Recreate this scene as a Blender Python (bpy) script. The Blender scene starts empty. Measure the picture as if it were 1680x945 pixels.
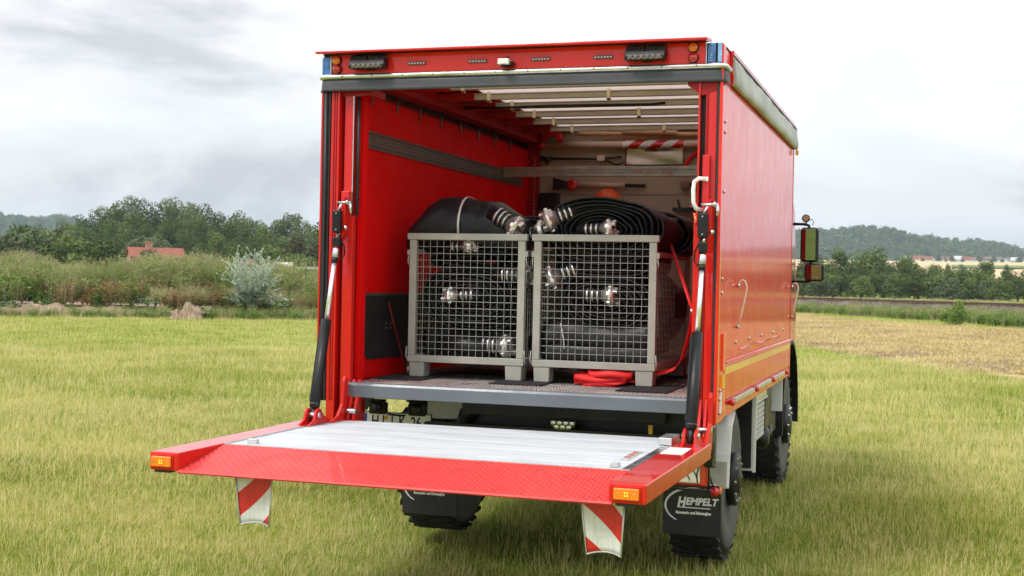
import bpy, math, random
import numpy as np
from mathutils import Vector, Matrix
R = math.radians
random.seed(7); rng = np.random.default_rng(7)
scene = bpy.context.scene
COL = scene.collection
GZ = -0.12                       # ground level (the truck's load floor edge is at 1.02)

# ------------------------------------------------------------------ camera
CAMP = Vector((2.3994, -7.4332, 1.6623))
yaw, pitch, roll, fpx = 0.3096, -0.0052, 0.0208, 2155.6
F = Vector((-math.sin(yaw)*math.cos(pitch), math.cos(yaw)*math.cos(pitch), math.sin(pitch)))
Rv = Vector((math.cos(yaw), math.sin(yaw), 0)); Uv = Rv.cross(F)
R2 = math.cos(roll)*Rv + math.sin(roll)*Uv; U2 = -math.sin(roll)*Rv + math.cos(roll)*Uv
cd = bpy.data.cameras.new('camera'); cam = bpy.data.objects.new('camera', cd); COL.objects.link(cam)
M = Matrix.Identity(4)
for i, c in enumerate((R2, U2, -F)):
    for j in range(3): M[j][i] = c[j]
M.translation = CAMP; cam.matrix_world = M
cd.sensor_width = 22.3; cd.lens = fpx/1680*22.3; cd.clip_start = .05; cd.clip_end = 12000
cd.dof.use_dof = True; cd.dof.focus_distance = 8.2; cd.dof.aperture_fstop = 5.6
scene.camera = cam
scene.render.resolution_x = 1024; scene.render.resolution_y = 576
scene.view_settings.view_transform = 'Standard'; scene.view_settings.look = 'None'
scene.view_settings.gamma = 1; scene.view_settings.exposure = 0.62

# ------------------------------------------------------------------ world: overcast with broken cloud over a clear sky
SUN_EL, SUN_AZ = 52, 215         # sun high, behind the camera and to its left (azimuth clockwise from +Y)
w = bpy.data.worlds.new('World'); scene.world = w; w.use_nodes = True
nt = w.node_tree; nt.nodes.clear(); N = nt.nodes.new; L = nt.links.new
out = N('ShaderNodeOutputWorld'); bg1 = N('ShaderNodeBackground'); bg2 = N('ShaderNodeBackground'); mix = N('ShaderNodeMixShader')
sky = N('ShaderNodeTexSky'); sky.sky_type = 'NISHITA'; sky.sun_disc = False
sky.sun_elevation = R(SUN_EL); sky.sun_rotation = R(SUN_AZ)
bg1.inputs[1].default_value = .1; L(sky.outputs[0], bg1.inputs[0])
tc = N('ShaderNodeTexCoord'); mp = N('ShaderNodeMapping'); mp.inputs['Scale'].default_value = (1, 1, 2.6); mp.inputs['Location'].default_value = (1.45, .35, 3.83)
n1 = N('ShaderNodeTexNoise'); n1.inputs['Scale'].default_value = 2.6; n1.inputs['Detail'].default_value = 7; n1.inputs['Roughness'].default_value = .58; n1.inputs['Distortion'].default_value = .4
r1 = N('ShaderNodeValToRGB'); e = r1.color_ramp.elements
e[0].position = .36; e[0].color = (.40, .412, .43, 1); e[1].position = .56; e[1].color = (.665, .675, .685, 1)
x = e.new(.44); x.color = (.57, .58, .59, 1)
sep = N('ShaderNodeSeparateXYZ'); mr = N('ShaderNodeMapRange'); mr.inputs[1].default_value = 0; mr.inputs[2].default_value = 1
mr.inputs[3].default_value = .93; mr.inputs[4].default_value = 2.3      # an overcast sky is brighter overhead
L(tc.outputs['Generated'], mp.inputs[0]); L(mp.outputs[0], n1.inputs['Vector']); L(n1.outputs[0], r1.inputs[0]); L(r1.outputs[0], bg2.inputs[0])
L(tc.outputs['Generated'], sep.inputs[0]); L(sep.outputs[2], mr.inputs[0]); L(mr.outputs[0], bg2.inputs[1])
mix.inputs[0].default_value = .97; L(bg1.outputs[0], mix.inputs[1]); L(bg2.outputs[0], mix.inputs[2]); L(mix.outputs[0], out.inputs[0])

sl = bpy.data.lights.new('sun', 'SUN'); sun = bpy.data.objects.new('sun', sl); COL.objects.link(sun)
sl.energy = 1.5; sl.angle = R(14); sl.color = (1, .96, .9)
sd = Vector((math.sin(R(SUN_AZ))*math.cos(R(SUN_EL)), math.cos(R(SUN_AZ))*math.cos(R(SUN_EL)), math.sin(R(SUN_EL))))
sun.rotation_euler = sd.to_track_quat('Z', 'Y').to_euler()

# ------------------------------------------------------------------ materials
def mat(name, col, rough=.5, metal=0, coat=0, spec=.5, noise=None, bump=None, trans=0, emis=None, crough=.04):
    """noise=(scale, amount) varies the colour; bump=(scale, strength)"""
    m = bpy.data.materials.new(name); m.use_nodes = True; t = m.node_tree; b = t.nodes['Principled BSDF']
    b.inputs['Base Color'].default_value = (*col, 1); b.inputs['Roughness'].default_value = rough; b.inputs['Metallic'].default_value = metal
    b.inputs['Coat Weight'].default_value = coat; b.inputs['Coat Roughness'].default_value = crough; b.inputs['Specular IOR Level'].default_value = spec
    tcn = t.nodes.new('ShaderNodeTexCoord')
    if noise:
        n = t.nodes.new('ShaderNodeTexNoise'); n.inputs['Scale'].default_value = noise[0]; n.inputs['Detail'].default_value = 6
        vec = tcn.outputs['Object']
        if len(noise) > 2: mp_ = t.nodes.new('ShaderNodeMapping'); mp_.inputs['Scale'].default_value = noise[2]; t.links.new(vec, mp_.inputs[0]); vec = mp_.outputs[0]
        t.links.new(vec, n.inputs['Vector'])
        n2 = t.nodes.new('ShaderNodeTexNoise'); n2.inputs['Scale'].default_value = 5; n2.inputs['Detail'].default_value = 7; n2.inputs['Roughness'].default_value = .65; t.links.new(tcn.outputs['Object'], n2.inputs['Vector'])
        mq = t.nodes.new('ShaderNodeMapRange'); mq.inputs[1].default_value = .35; mq.inputs[2].default_value = .7; mq.inputs[3].default_value = max(.02, rough-.06); mq.inputs[4].default_value = min(1, rough+.16); t.links.new(n2.outputs[0], mq.inputs[0]); t.links.new(mq.outputs[0], b.inputs['Roughness'])
        mr = t.nodes.new('ShaderNodeMapRange'); mr.inputs[1].default_value = .3; mr.inputs[2].default_value = .7; mr.inputs[3].default_value = 1-noise[1]; mr.inputs[4].default_value = 1+noise[1]*.6
        mx = t.nodes.new('ShaderNodeMix'); mx.data_type = 'RGBA'; mx.blend_type = 'MULTIPLY'; mx.inputs[0].default_value = 1
        mx.inputs[6].default_value = (*col, 1); t.links.new(n.outputs[0], mr.inputs[0]); t.links.new(mr.outputs[0], mx.inputs[7]); t.links.new(mx.outputs[2], b.inputs['Base Color'])
    if bump:
        n = t.nodes.new('ShaderNodeTexNoise'); n.inputs['Scale'].default_value = bump[0]; n.inputs['Detail'].default_value = 4
        t.links.new(tcn.outputs['Object'], n.inputs['Vector'])
        bp = t.nodes.new('ShaderNodeBump'); bp.inputs['Strength'].default_value = bump[1]; bp.inputs['Distance'].default_value = .01
        t.links.new(n.outputs[0], bp.inputs['Height']); t.links.new(bp.outputs[0], b.inputs['Normal'])
    if emis: b.inputs['Emission Color'].default_value = (*emis[0], 1); b.inputs['Emission Strength'].default_value = emis[1]
    if trans: b.inputs['Transmission Weight'].default_value = trans
    return m

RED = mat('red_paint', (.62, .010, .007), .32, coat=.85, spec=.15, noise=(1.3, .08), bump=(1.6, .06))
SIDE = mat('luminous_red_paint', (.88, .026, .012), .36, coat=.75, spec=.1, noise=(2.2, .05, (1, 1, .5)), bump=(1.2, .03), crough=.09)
RED2 = mat('red_paint_matt', (.36, .008, .007), .45, coat=.15, spec=.25, noise=(3, .12))
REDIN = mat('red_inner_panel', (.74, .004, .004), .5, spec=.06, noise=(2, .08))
REDB = mat('bright_red_paint', (.58, .012, .007), .4, coat=.25, spec=.2, noise=(6, .08))
REDT = mat('red_tread_paint', (.60, .022, .018), .42, coat=.3, noise=(11, .22))
BLK = mat('black_rubber', (.018, .019, .021), .5, noise=(9, .25), bump=(40, .15))
BLKM = mat('black_metal', (.012, .012, .013), .4, noise=(5, .2))
BLKP = mat('black_plastic', (.008, .008, .009), .38, spec=.35, noise=(20, .15), bump=(60, .1))
FLAPM = mat('grey_rubber_flap', (.055, .058, .068), .45, noise=(6, .2), bump=(14, .15))
HOSE = mat('black_hose', (.009, .009, .011), .42, spec=.4, noise=(7, .3), bump=(26, .35))
HOSE2 = mat('black_hose_weave', (.013, .013, .015), .55, spec=.4, noise=(16, .3), bump=(90, .4))
GREY = mat('grey_crate_paint', (.37, .36, .315), .45, noise=(8, .12), bump=(50, .08))
GREYF = mat('grey_floor_edge', (.115, .13, .15), .42, coat=.2, noise=(4, .15), bump=(8, .05))
STEEL = mat('steel', (.62, .63, .64), .25, 1, noise=(12, .15))
CHROME = mat('chrome', (.85, .86, .88), .10, 1)
POL = mat('polished_aluminium', (.80, .79, .77), .28, .9, noise=(30, .12))
ALU = mat('aluminium', (.74, .74, .73), .32, 1, noise=(14, .2), bump=(60, .1))
ALUD = mat('dull_aluminium', (.52, .52, .50), .5, .4, noise=(10, .2), bump=(60, .1))
DECK = mat('deck_aluminium', (.60, .62, .645), .5, .25, noise=(3, .16, (1, 16, 1)), bump=(30, .03))
FLOOR = mat('tread_floor', (.13, .12, .115), .5, .5, noise=(6, .35))
LUGF = mat('tread_lug_metal', (.80, .77, .75), .3, .9, noise=(6, .2))
WHITE = mat('white_paint', (.84, .85, .82), .35, coat=.3, noise=(4, .08))
IVORY = mat('ivory_rope', (.78, .70, .60), .6)
YEL = mat('yellow_stripe', (.90, .52, .03), .35, coat=.6, noise=(9, .1))
ORG = mat('orange_lens', (.95, .22, .01), .2, coat=1, noise=(60, .2))
ORGL = mat('amber_led', (1, .5, .03), .3, emis=((1, .55, .05), 1.4))
REDL = mat('red_lens', (.62, .008, .012), .12, coat=1, noise=(60, .2))
ORR = mat('orange_red_reflector', (1, .13, .03), .3, coat=.5)
BLUE = mat('blue_lens', (.03, .17, .55), .12, coat=1, noise=(30, .5))
BLUEL = mat('pale_blue_lens', (.22, .50, .90), .12, coat=1, noise=(50, .3))
LEDW = mat('led_white', (.17, .145, .12), .45, 0, noise=(120, .5))
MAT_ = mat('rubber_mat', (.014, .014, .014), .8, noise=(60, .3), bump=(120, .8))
STRAP = mat('red_webbing', (.72, .012, .012), .6, noise=(80, .12))
TYRE = mat('tyre_rubber', (.020, .019, .018), .7, noise=(6, .35), bump=(30, .2))
TYRES = mat('tyre_sidewall', (.085, .082, .08), .6, noise=(5, .3), bump=(20, .15))
WOODP = mat('plywood_wall', (.46, .385, .285), .5, noise=(2, .12), bump=(20, .05))
WOODH = mat('ash_handle', (.52, .30, .15), .5, noise=(7, .2))
KICK = mat('dark_kick_plate', (.035, .033, .034), .4, .2, noise=(4, .3))
RAILM = mat('perforated_rail_metal', (.20, .18, .16), .4, .7, noise=(10, .2))
MIRR = mat('mirror_glass', (.26, .28, .30), .02, 1)
GLASS = mat('dark_glass', (.02, .025, .03), .05, coat=1)
PAPER = mat('white_sticker', (.82, .82, .82), .5)
INK = mat('dark_ink', (.03, .03, .03), .6)
LETT = mat('white_lettering', (.80, .81, .80), .5)
EUB = mat('plate_blue', (.01, .05, .45), .4)
GOLD = mat('plate_seal', (.65, .42, .05), .5)
BOW = mat('roof_bow_profile', (.44, .395, .31), .45, noise=(4, .15))
CLIP = mat('cream_clip', (.80, .70, .48), .5)
ORGH = mat('orange_helmet_shell', (.80, .10, .01), .4)
TARPR = mat('grey_roll_tarp', (.47, .475, .46), .55, spec=.25, noise=(2.2, .22), bump=(5, .35))

def tarp_mat():
    m = bpy.data.materials.new('translucent_roof_tarp'); m.use_nodes = True; t = m.node_tree; b = t.nodes['Principled BSDF']
    b.inputs['Base Color'].default_value = (.82, .76, .72, 1); b.inputs['Roughness'].default_value = .6
    tr = t.nodes.new('ShaderNodeBsdfTranslucent'); tr.inputs[0].default_value = (.66, .56, .52, 1)
    mx = t.nodes.new('ShaderNodeMixShader'); mx.inputs[0].default_value = .42
    t.links.new(b.outputs[0], mx.inputs[1]); t.links.new(tr.outputs[0], mx.inputs[2]); t.links.new(mx.outputs[0], t.nodes['Material Output'].inputs[0])
    return m
TARP = tarp_mat()

def stripe_mat(name, sign):
    """flat print: diagonal red and white warning stripes with a fine hexagon grid"""
    m = mat(name, (.8, .8, .8), .4, coat=.3); t = m.node_tree; b = t.nodes['Principled BSDF']
    g = t.nodes.new('ShaderNodeTexCoord'); s = t.nodes.new('ShaderNodeSeparateXYZ'); t.links.new(g.outputs['Object'], s.inputs[0])
    def mth(op, a, bb):
        n = t.nodes.new('ShaderNodeMath'); n.operation = op
        for i, v in enumerate((a, bb)):
            if hasattr(v, 'links'): t.links.new(v, n.inputs[i])
            elif v is not None: n.inputs[i].default_value = v
        return n.outputs[0]
    z = mth('MULTIPLY', s.outputs[2], 1.0); xx = mth('MULTIPLY', s.outputs[0], .95*sign)
    d = mth('ADD', z, xx); d = mth('ADD', d, 10 + (.1665 if sign > 0 else .254)); d = mth('MODULO', d, .255); st = mth('GREATER_THAN', d, .13)
    v = t.nodes.new('ShaderNodeTexVoronoi'); v.feature = 'DISTANCE_TO_EDGE'; v.inputs['Scale'].default_value = 30; v.inputs['Randomness'].default_value = .15
    t.links.new(g.outputs['Object'], v.inputs['Vector']); ln = mth('GREATER_THAN', v.outputs['Distance'], .05)
    c = t.nodes.new('ShaderNodeMix'); c.data_type = 'RGBA'; t.links.new(st, c.inputs[0]); c.inputs[6].default_value = (.66, .67, .65, 1); c.inputs[7].default_value = (.60, .012, .012, 1)
    c2 = t.nodes.new('ShaderNodeMix'); c2.data_type = 'RGBA'; c2.blend_type = 'MULTIPLY'; c2.inputs[0].default_value = 1
    mr = t.nodes.new('ShaderNodeMapRange'); mr.inputs[3].default_value = .88; mr.inputs[4].default_value = 1; t.links.new(ln, mr.inputs[0])
    t.links.new(c.outputs[2], c2.inputs[6]); t.links.new(mr.outputs[0], c2.inputs[7]); t.links.new(c2.outputs[2], b.inputs['Base Color'])
    return m
STRA = stripe_mat('warning_stripes_left', -1); STRB = stripe_mat('warning_stripes_right', 1)

def veg_mat(name, ramp, rough=.75, translucent=.3, patch=None, spec=.06, ran=.24):
    """foliage: attribute 'tone' picks the leaf colour on a ramp; patch=(scale, amount, dx) shifts it over the field"""
    m = bpy.data.materials.new(name); m.use_nodes = True; t = m.node_tree; b = t.nodes['Principled BSDF']; b.inputs['Roughness'].default_value = rough
    b.inputs['Specular IOR Level'].default_value = spec
    a = t.nodes.new('ShaderNodeAttribute'); a.attribute_name = 'tone'
    oi = t.nodes.new('ShaderNodeObjectInfo'); ad = t.nodes.new('ShaderNodeMath'); ad.operation = 'MULTIPLY_ADD'; ad.inputs[1].default_value = ran
    t.links.new(oi.outputs['Random'], ad.inputs[0]); t.links.new(a.outputs['Fac'], ad.inputs[2]); src = ad.outputs[0]
    if patch:
        g = t.nodes.new('ShaderNodeNewGeometry')
        for sc, am in patch:
            n = t.nodes.new('ShaderNodeTexNoise'); n.inputs['Scale'].default_value = sc; n.inputs['Detail'].default_value = 3; t.links.new(g.outputs['Position'], n.inputs['Vector'])
            mr = t.nodes.new('ShaderNodeMapRange'); mr.inputs[1].default_value = .3; mr.inputs[2].default_value = .7; mr.inputs[3].default_value = -am; mr.inputs[4].default_value = am
            t.links.new(n.outputs[0], mr.inputs[0]); q = t.nodes.new('ShaderNodeMath'); q.operation = 'ADD'; t.links.new(src, q.inputs[0]); t.links.new(mr.outputs[0], q.inputs[1]); src = q.outputs[0]
    sb = t.nodes.new('ShaderNodeMath'); sb.operation = 'SUBTRACT'; sb.inputs[1].default_value = ran/2; t.links.new(src, sb.inputs[0])
    r = t.nodes.new('ShaderNodeValToRGB'); el = r.color_ramp.elements
    el[0].position = ramp[0][0]; el[0].color = (*ramp[0][1], 1); el[1].position = ramp[-1][0]; el[1].color = (*ramp[-1][1], 1)
    for p, c in ramp[1:-1]: k = el.new(p); k.color = (*c, 1)
    t.links.new(sb.outputs[0], r.inputs[0]); t.links.new(r.outputs[0], b.inputs['Base Color'])
    tr = t.nodes.new('ShaderNodeBsdfTranslucent'); t.links.new(r.outputs[0], tr.inputs[0])
    mx = t.nodes.new('ShaderNodeMixShader'); mx.inputs[0].default_value = translucent
    t.links.new(b.outputs[0], mx.inputs[1]); t.links.new(tr.outputs[0], mx.inputs[2]); t.links.new(mx.outputs[0], t.nodes['Material Output'].inputs[0])
    return m
G_RAMP = [(0, (.13, .215, .017)), (.35, (.245, .335, .034)), (.64, (.415, .43, .074)), (.87, (.62, .545, .21)), (1, (.76, .66, .32))]
GRASS = veg_mat('meadow_grass', G_RAMP, patch=[(.11, .14), (.45, .17), (1.6, .09)], translucent=.4, ran=.08)
LEAF = {k: veg_mat('leaves_'+k, r_, translucent=.25, spec=.15) for k, r_ in {
    'dark': [(0, (.040, .066, .018)), (.5, (.078, .118, .030)), (1, (.15, .20, .055))],
    'mid': [(0, (.060, .094, .024)), (.5, (.112, .162, .042)), (1, (.20, .26, .075))],
    'light': [(0, (.06, .085, .04)), (.5, (.11, .14, .065)), (1, (.18, .21, .10))],
    'olive': [(0, (.045, .05, .02)), (.5, (.085, .085, .035)), (1, (.14, .13, .055))],
    'silver': [(0, (.20, .25, .18)), (.5, (.34, .40, .31)), (1, (.55, .58, .48))]}.items()}
W_GREEN = veg_mat('weed_green', [(0, (.08, .16, .03)), (.5, (.19, .28, .065)), (1, (.36, .40, .14))], ran=.6, patch=[(.35, .22)])
W_STRAW = veg_mat('weed_straw', [(0, (.22, .22, .09)), (.5, (.38, .35, .17)), (1, (.56, .49, .28))], ran=.6, patch=[(.35, .22)])
W_RUST = veg_mat('weed_rust', [(0, (.16, .07, .045)), (.5, (.28, .15, .08)), (1, (.42, .28, .15))], ran=.6, patch=[(.35, .22)])
W_WHITE = veg_mat('weed_white_flower', [(0, (.6, .6, .55)), (1, (.85, .85, .8))])
W_PURP = veg_mat('weed_purple_flower', [(0, (.28, .14, .26)), (1, (.42, .26, .38))])
BARK = mat('bark', (.07, .055, .04), .9, noise=(3, .3))

def field_mat(name, cols, scales=(.16, 1.1, 14), bump=(6, .5), rough=.95):
    """ground: three noises of falling size walk a colour ramp (Object coordinates = metres on the ground)"""
    m = bpy.data.materials.new(name); m.use_nodes = True; t = m.node_tree; b = t.nodes['Principled BSDF']; b.inputs['Roughness'].default_value = rough; b.inputs['Specular IOR Level'].default_value = .1
    g = t.nodes.new('ShaderNodeTexCoord'); acc = None
    for sc, wt in zip(scales, (.45, .33, .22)):
        n = t.nodes.new('ShaderNodeTexNoise'); n.inputs['Scale'].default_value = sc; n.inputs['Detail'].default_value = 5; t.links.new(g.outputs['Object'], n.inputs['Vector'])
        q = t.nodes.new('ShaderNodeMath'); q.operation = 'MULTIPLY_ADD'; q.inputs[1].default_value = wt; q.inputs[2].default_value = 0; t.links.new(n.outputs[0], q.inputs[0])
        if acc: t.links.new(acc, q.inputs[2])
        acc = q.outputs[0]
    r = t.nodes.new('ShaderNodeValToRGB'); el = r.color_ramp.elements; el[0].position = .36; el[0].color = (*cols[0], 1); el[1].position = .66; el[1].color = (*cols[-1], 1)
    for i, c in enumerate(cols[1:-1]): k = el.new(.36+.3*(i+1)/(len(cols)-1)); k.color = (*c, 1)
    t.links.new(acc, r.inputs[0]); t.links.new(r.outputs[0], b.inputs['Base Color'])
    n = t.nodes.new('ShaderNodeTexNoise'); n.inputs['Scale'].default_value = bump[0]; n.inputs['Detail'].default_value = 5; t.links.new(g.outputs['Object'], n.inputs['Vector'])
    bp = t.nodes.new('ShaderNodeBump'); bp.inputs['Strength'].default_value = bump[1]; bp.inputs['Distance'].default_value = .1; t.links.new(n.outputs[0], bp.inputs['Height']); t.links.new(bp.outputs[0], b.inputs['Normal'])
    return m
GROUND = field_mat('meadow_soil', [(.13, .18, .03), (.21, .26, .045), (.32, .33, .09)])
STUB = field_mat('stubble_soil', [(.17, .12, .065), (.34, .25, .13), (.54, .43, .23)], scales=(.25, 2, 9))
PALEG = field_mat('pale_grass_soil', [(.20, .22, .08), (.36, .35, .15), (.50, .45, .24)], scales=(.05, .3, 2))
WHEAT = field_mat('wheat_field_soil', [(.42, .32, .17), (.52, .41, .23), (.60, .48, .29)], scales=(.004, .02, .3))
GREENF = field_mat('green_field_soil', [(.10, .15, .04), (.15, .19, .06), (.20, .23, .08)], scales=(.004, .02, .3))
HILLM = field_mat('forest_floor', [(.025, .045, .02), (.045, .07, .03), (.06, .09, .04)], scales=(.01, .05, .3))
BALLAST = field_mat('ballast_stone', [(.06, .05, .045), (.12, .10, .09), (.22, .19, .165)], scales=(1, 5, 18), bump=(14, 1))
EARTH = field_mat('bare_earth', [(.17, .12, .075), (.28, .21, .135), (.46, .38, .27)], scales=(.8, 4, 14), bump=(9, 1))
RUST = mat('rusty_rail_steel', (.12, .065, .045), .8, noise=(4, .3))

# ------------------------------------------------------------------ mesh helpers
class MB:
    def __init__(s): s.v = []; s.f = []; s.m = []; s.mats = []; s.cur = 0; s.sm = []
    def use(s, m):
        if m not in s.mats: s.mats.append(m)
        s.cur = s.mats.index(m); return s
    def face(s, idx, smooth=False): s.f.append(tuple(idx)); s.m.append(s.cur); s.sm.append(smooth)
    def box(s, x0, x1, y0, y1, z0, z1):
        b = len(s.v); s.v += [(x, y, z) for z in (z0, z1) for y in (y0, y1) for x in (x0, x1)]
        for q in ((0, 2, 3, 1), (4, 5, 7, 6), (0, 1, 5, 4), (2, 6, 7, 3), (0, 4, 6, 2), (1, 3, 7, 5)): s.face([b+i for i in q])
        return s
    def obox(s, c, ax, ay, az):
        c, ax, ay, az = map(Vector, (c, ax, ay, az)); b = len(s.v)
        s.v += [tuple(c+ax*i+ay*j+az*k) for k in (-1, 1) for j in (-1, 1) for i in (-1, 1)]
        for q in ((0, 2, 3, 1), (4, 5, 7, 6), (0, 1, 5, 4), (2, 6, 7, 3), (0, 4, 6, 2), (1, 3, 7, 5)): s.face([b+i for i in q])
        return s
    def beam(s, p0, p1, w, h, up=(0, 0, 1)):
        p0, p1 = Vector(p0), Vector(p1); d = (p1-p0); a = d.normalized(); u = Vector(up); sd_ = a.cross(u).normalized(); u = sd_.cross(a)
        return s.obox((p0+p1)/2, d/2, sd_*w/2, u*h/2)
    def tube(s, pts, r, n=8, cap=True, closed=False, smooth=True):
        pts = [Vector(p) for p in pts]; m = len(pts); rr = r if isinstance(r, (list, tuple)) else [r]*m
        b = len(s.v); prev = None
        for i, p in enumerate(pts):
            a = pts[(i+1) % m] if (i < m-1 or closed) else pts[i]; c = pts[i-1] if (i > 0 or closed) else pts[i]
            t = (a-c).normalized() if (a-c).length > 1e-9 else Vector((0, 0, 1))
            if prev is None: u = t.orthogonal().normalized()
            else: u = prev-t*prev.dot(t); u = u.normalized() if u.length > 1e-6 else t.orthogonal().normalized()
            prev = u; v = t.cross(u)
            for k in range(n):
                g = 2*math.pi*k/n; s.v.append(tuple(p+(u*math.cos(g)+v*math.sin(g))*rr[i]))
        for i in range(m if closed else m-1):
            j = (i+1) % m
            for k in range(n): s.face((b+i*n+k, b+i*n+(k+1) % n, b+j*n+(k+1) % n, b+j*n+k), smooth)
        if cap and not closed:
            s.face([b+k for k in range(n)][::-1]); s.face([b+(m-1)*n+k for k in range(n)])
        return s
    def lathe(s, c, axis, prof, n=32, smooth=True, close=False):
        """prof: list of (distance along axis, radius)"""
        c = Vector(c); a = Vector(axis).normalized(); u = a.orthogonal().normalized(); v = a.cross(u); b = len(s.v)
        for (d, r) in prof:
            for k in range(n):
                g = 2*math.pi*k/n; s.v.append(tuple(c+a*d+(u*math.cos(g)+v*math.sin(g))*r))
        m = len(prof)
        for i in range(m if close else m-1):
            j = (i+1) % m
            for k in range(n): s.face((b+i*n+k, b+i*n+(k+1) % n, b+j*n+(k+1) % n, b+j*n+k), smooth)
        if not close:
            if prof[0][1] > 1e-4: s.face([b+k for k in range(n)][::-1])
            if prof[-1][1] > 1e-4: s.face([b+(m-1)*n+k for k in range(n)])
        return s
    def prism(s, poly, axis, a0, a1):
        """poly: 2D points in the plane across the axis ('x': (y,z), 'y': (x,z), 'z': (x,y))"""
        b = len(s.v); n = len(poly)
        mk = {'x': lambda p, a: (a, p[0], p[1]), 'y': lambda p, a: (p[0], a, p[1]), 'z': lambda p, a: (p[0], p[1], a)}[axis]
        s.v += [mk(p, a0) for p in poly]+[mk(p, a1) for p in poly]
        s.face([b+i for i in range(n)][::-1]); s.face([b+n+i for i in range(n)])
        for i in range(n): j = (i+1) % n; s.face((b+i, b+j, b+n+j, b+n+i))
        return s
    def strip(s, path, wvec, th):
        """flat ribbon swept along path, width vector wvec, thickness th"""
        path = [Vector(p) for p in path]; wv = Vector(wvec); b = len(s.v); m = len(path)
        for i, p in enumerate(path):
            t = (path[min(i+1, m-1)]-path[max(i-1, 0)]).normalized(); nn = t.cross(wv).normalized()*th/2
            s.v += [tuple(p-wv/2-nn), tuple(p+wv/2-nn), tuple(p+wv/2+nn), tuple(p-wv/2+nn)]
        for i in range(m-1):
            for k in range(4): s.face((b+i*4+k, b+i*4+(k+1) % 4, b+(i+1)*4+(k+1) % 4, b+(i+1)*4+k), k in (0, 2))
        s.face((b+3, b+2, b+1, b)); q = b+(m-1)*4; s.face((q, q+1, q+2, q+3))
        return s
    def build(s, name, m=None, parent=None, bevel=0, kind=None, seg=2, org=None):
        me = bpy.data.meshes.new(name)
        o3 = Vector(org) if org else (Vector(ORG_OF.get(root_of(parent).name, (0, 0, 0))) if parent else Vector((0, 0, 0)))
        me.from_pydata([(x-o3.x, y-o3.y, z-o3.z) for x, y, z in s.v], [], s.f)
        for mm in ([m] if m else s.mats): me.materials.append(mm)
        if not m: me.polygons.foreach_set('material_index', s.m)
        me.polygons.foreach_set('use_smooth', s.sm); me.update()
        import bmesh
        bm = bmesh.new(); bm.from_mesh(me); bmesh.ops.recalc_face_normals(bm, faces=bm.faces); bm.to_mesh(me); bm.free()
        o = bpy.data.objects.new(name, me); COL.objects.link(o)
        if parent: o.parent = parent
        elif org: o.location = org
        if bevel:
            md = o.modifiers.new('bevel', 'BEVEL'); md.width = bevel; md.segments = seg; md.limit_method = 'ANGLE'; md.angle_limit = R(40)
        if kind: o['kind'] = kind
        return o
ORG_OF = {}
def root_of(o):
    while o.parent: o = o.parent
    return o
def thing(name, loc, label, cat, group=None):
    o = bpy.data.objects.new(name, None); COL.objects.link(o); o.location = loc; o.empty_display_size = .2
    ORG_OF[o.name] = loc; tag(o, label, cat, group); return o
def tag(o, label, cat, group=None, kind=None):
    o['label'] = label; o['category'] = cat
    if group: o['group'] = group
    if kind: o['kind'] = kind
    return o
def B(name, m, parent, *dims, bevel=0, kind=None): return MB().box(*dims).build(name, m, parent, bevel, kind)
def copy_tree(o, parent=None, loc=None):
    c = o.copy(); COL.objects.link(c); c.parent = parent
    if loc is not None: c.location = loc
    for ch in [q for q in o.children]: copy_tree(ch, c)
    return c
def text(body, size, loc, xdir, zdir, m, parent, name, xs=1, shear=0, off=0, ext=.0008, align='LEFT'):
    cu = bpy.data.curves.new(name, 'FONT'); cu.body = body; cu.size = size; cu.extrude = ext; cu.offset = off; cu.shear = shear; cu.align_x = align; cu.resolution_u = 3
    tmp = bpy.data.objects.new(name, cu); COL.objects.link(tmp)
    me = bpy.data.meshes.new_from_object(tmp.evaluated_get(bpy.context.evaluated_depsgraph_get())); bpy.data.objects.remove(tmp); bpy.data.curves.remove(cu)
    X = Vector(xdir).normalized(); Z = Vector(zdir).normalized(); Y = X.cross(Z)*-1
    n = X.cross(Z); o3 = Vector(ORG_OF.get(root_of(parent).name, (0, 0, 0)))
    for v in me.vertices: v.co = Vector(loc)-o3+X*v.co.x*xs+Z*v.co.y+n*v.co.z
    me.materials.clear(); me.materials.append(m)
    o = bpy.data.objects.new(name, me); COL.objects.link(o); o.parent = parent; return o

# ================================================================== THE TRUCK
T = thing('fire_truck', (0, 2.9, GZ), 'red fire brigade box truck with open rear and lowered tail lift in the meadow', 'truck')

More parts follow.
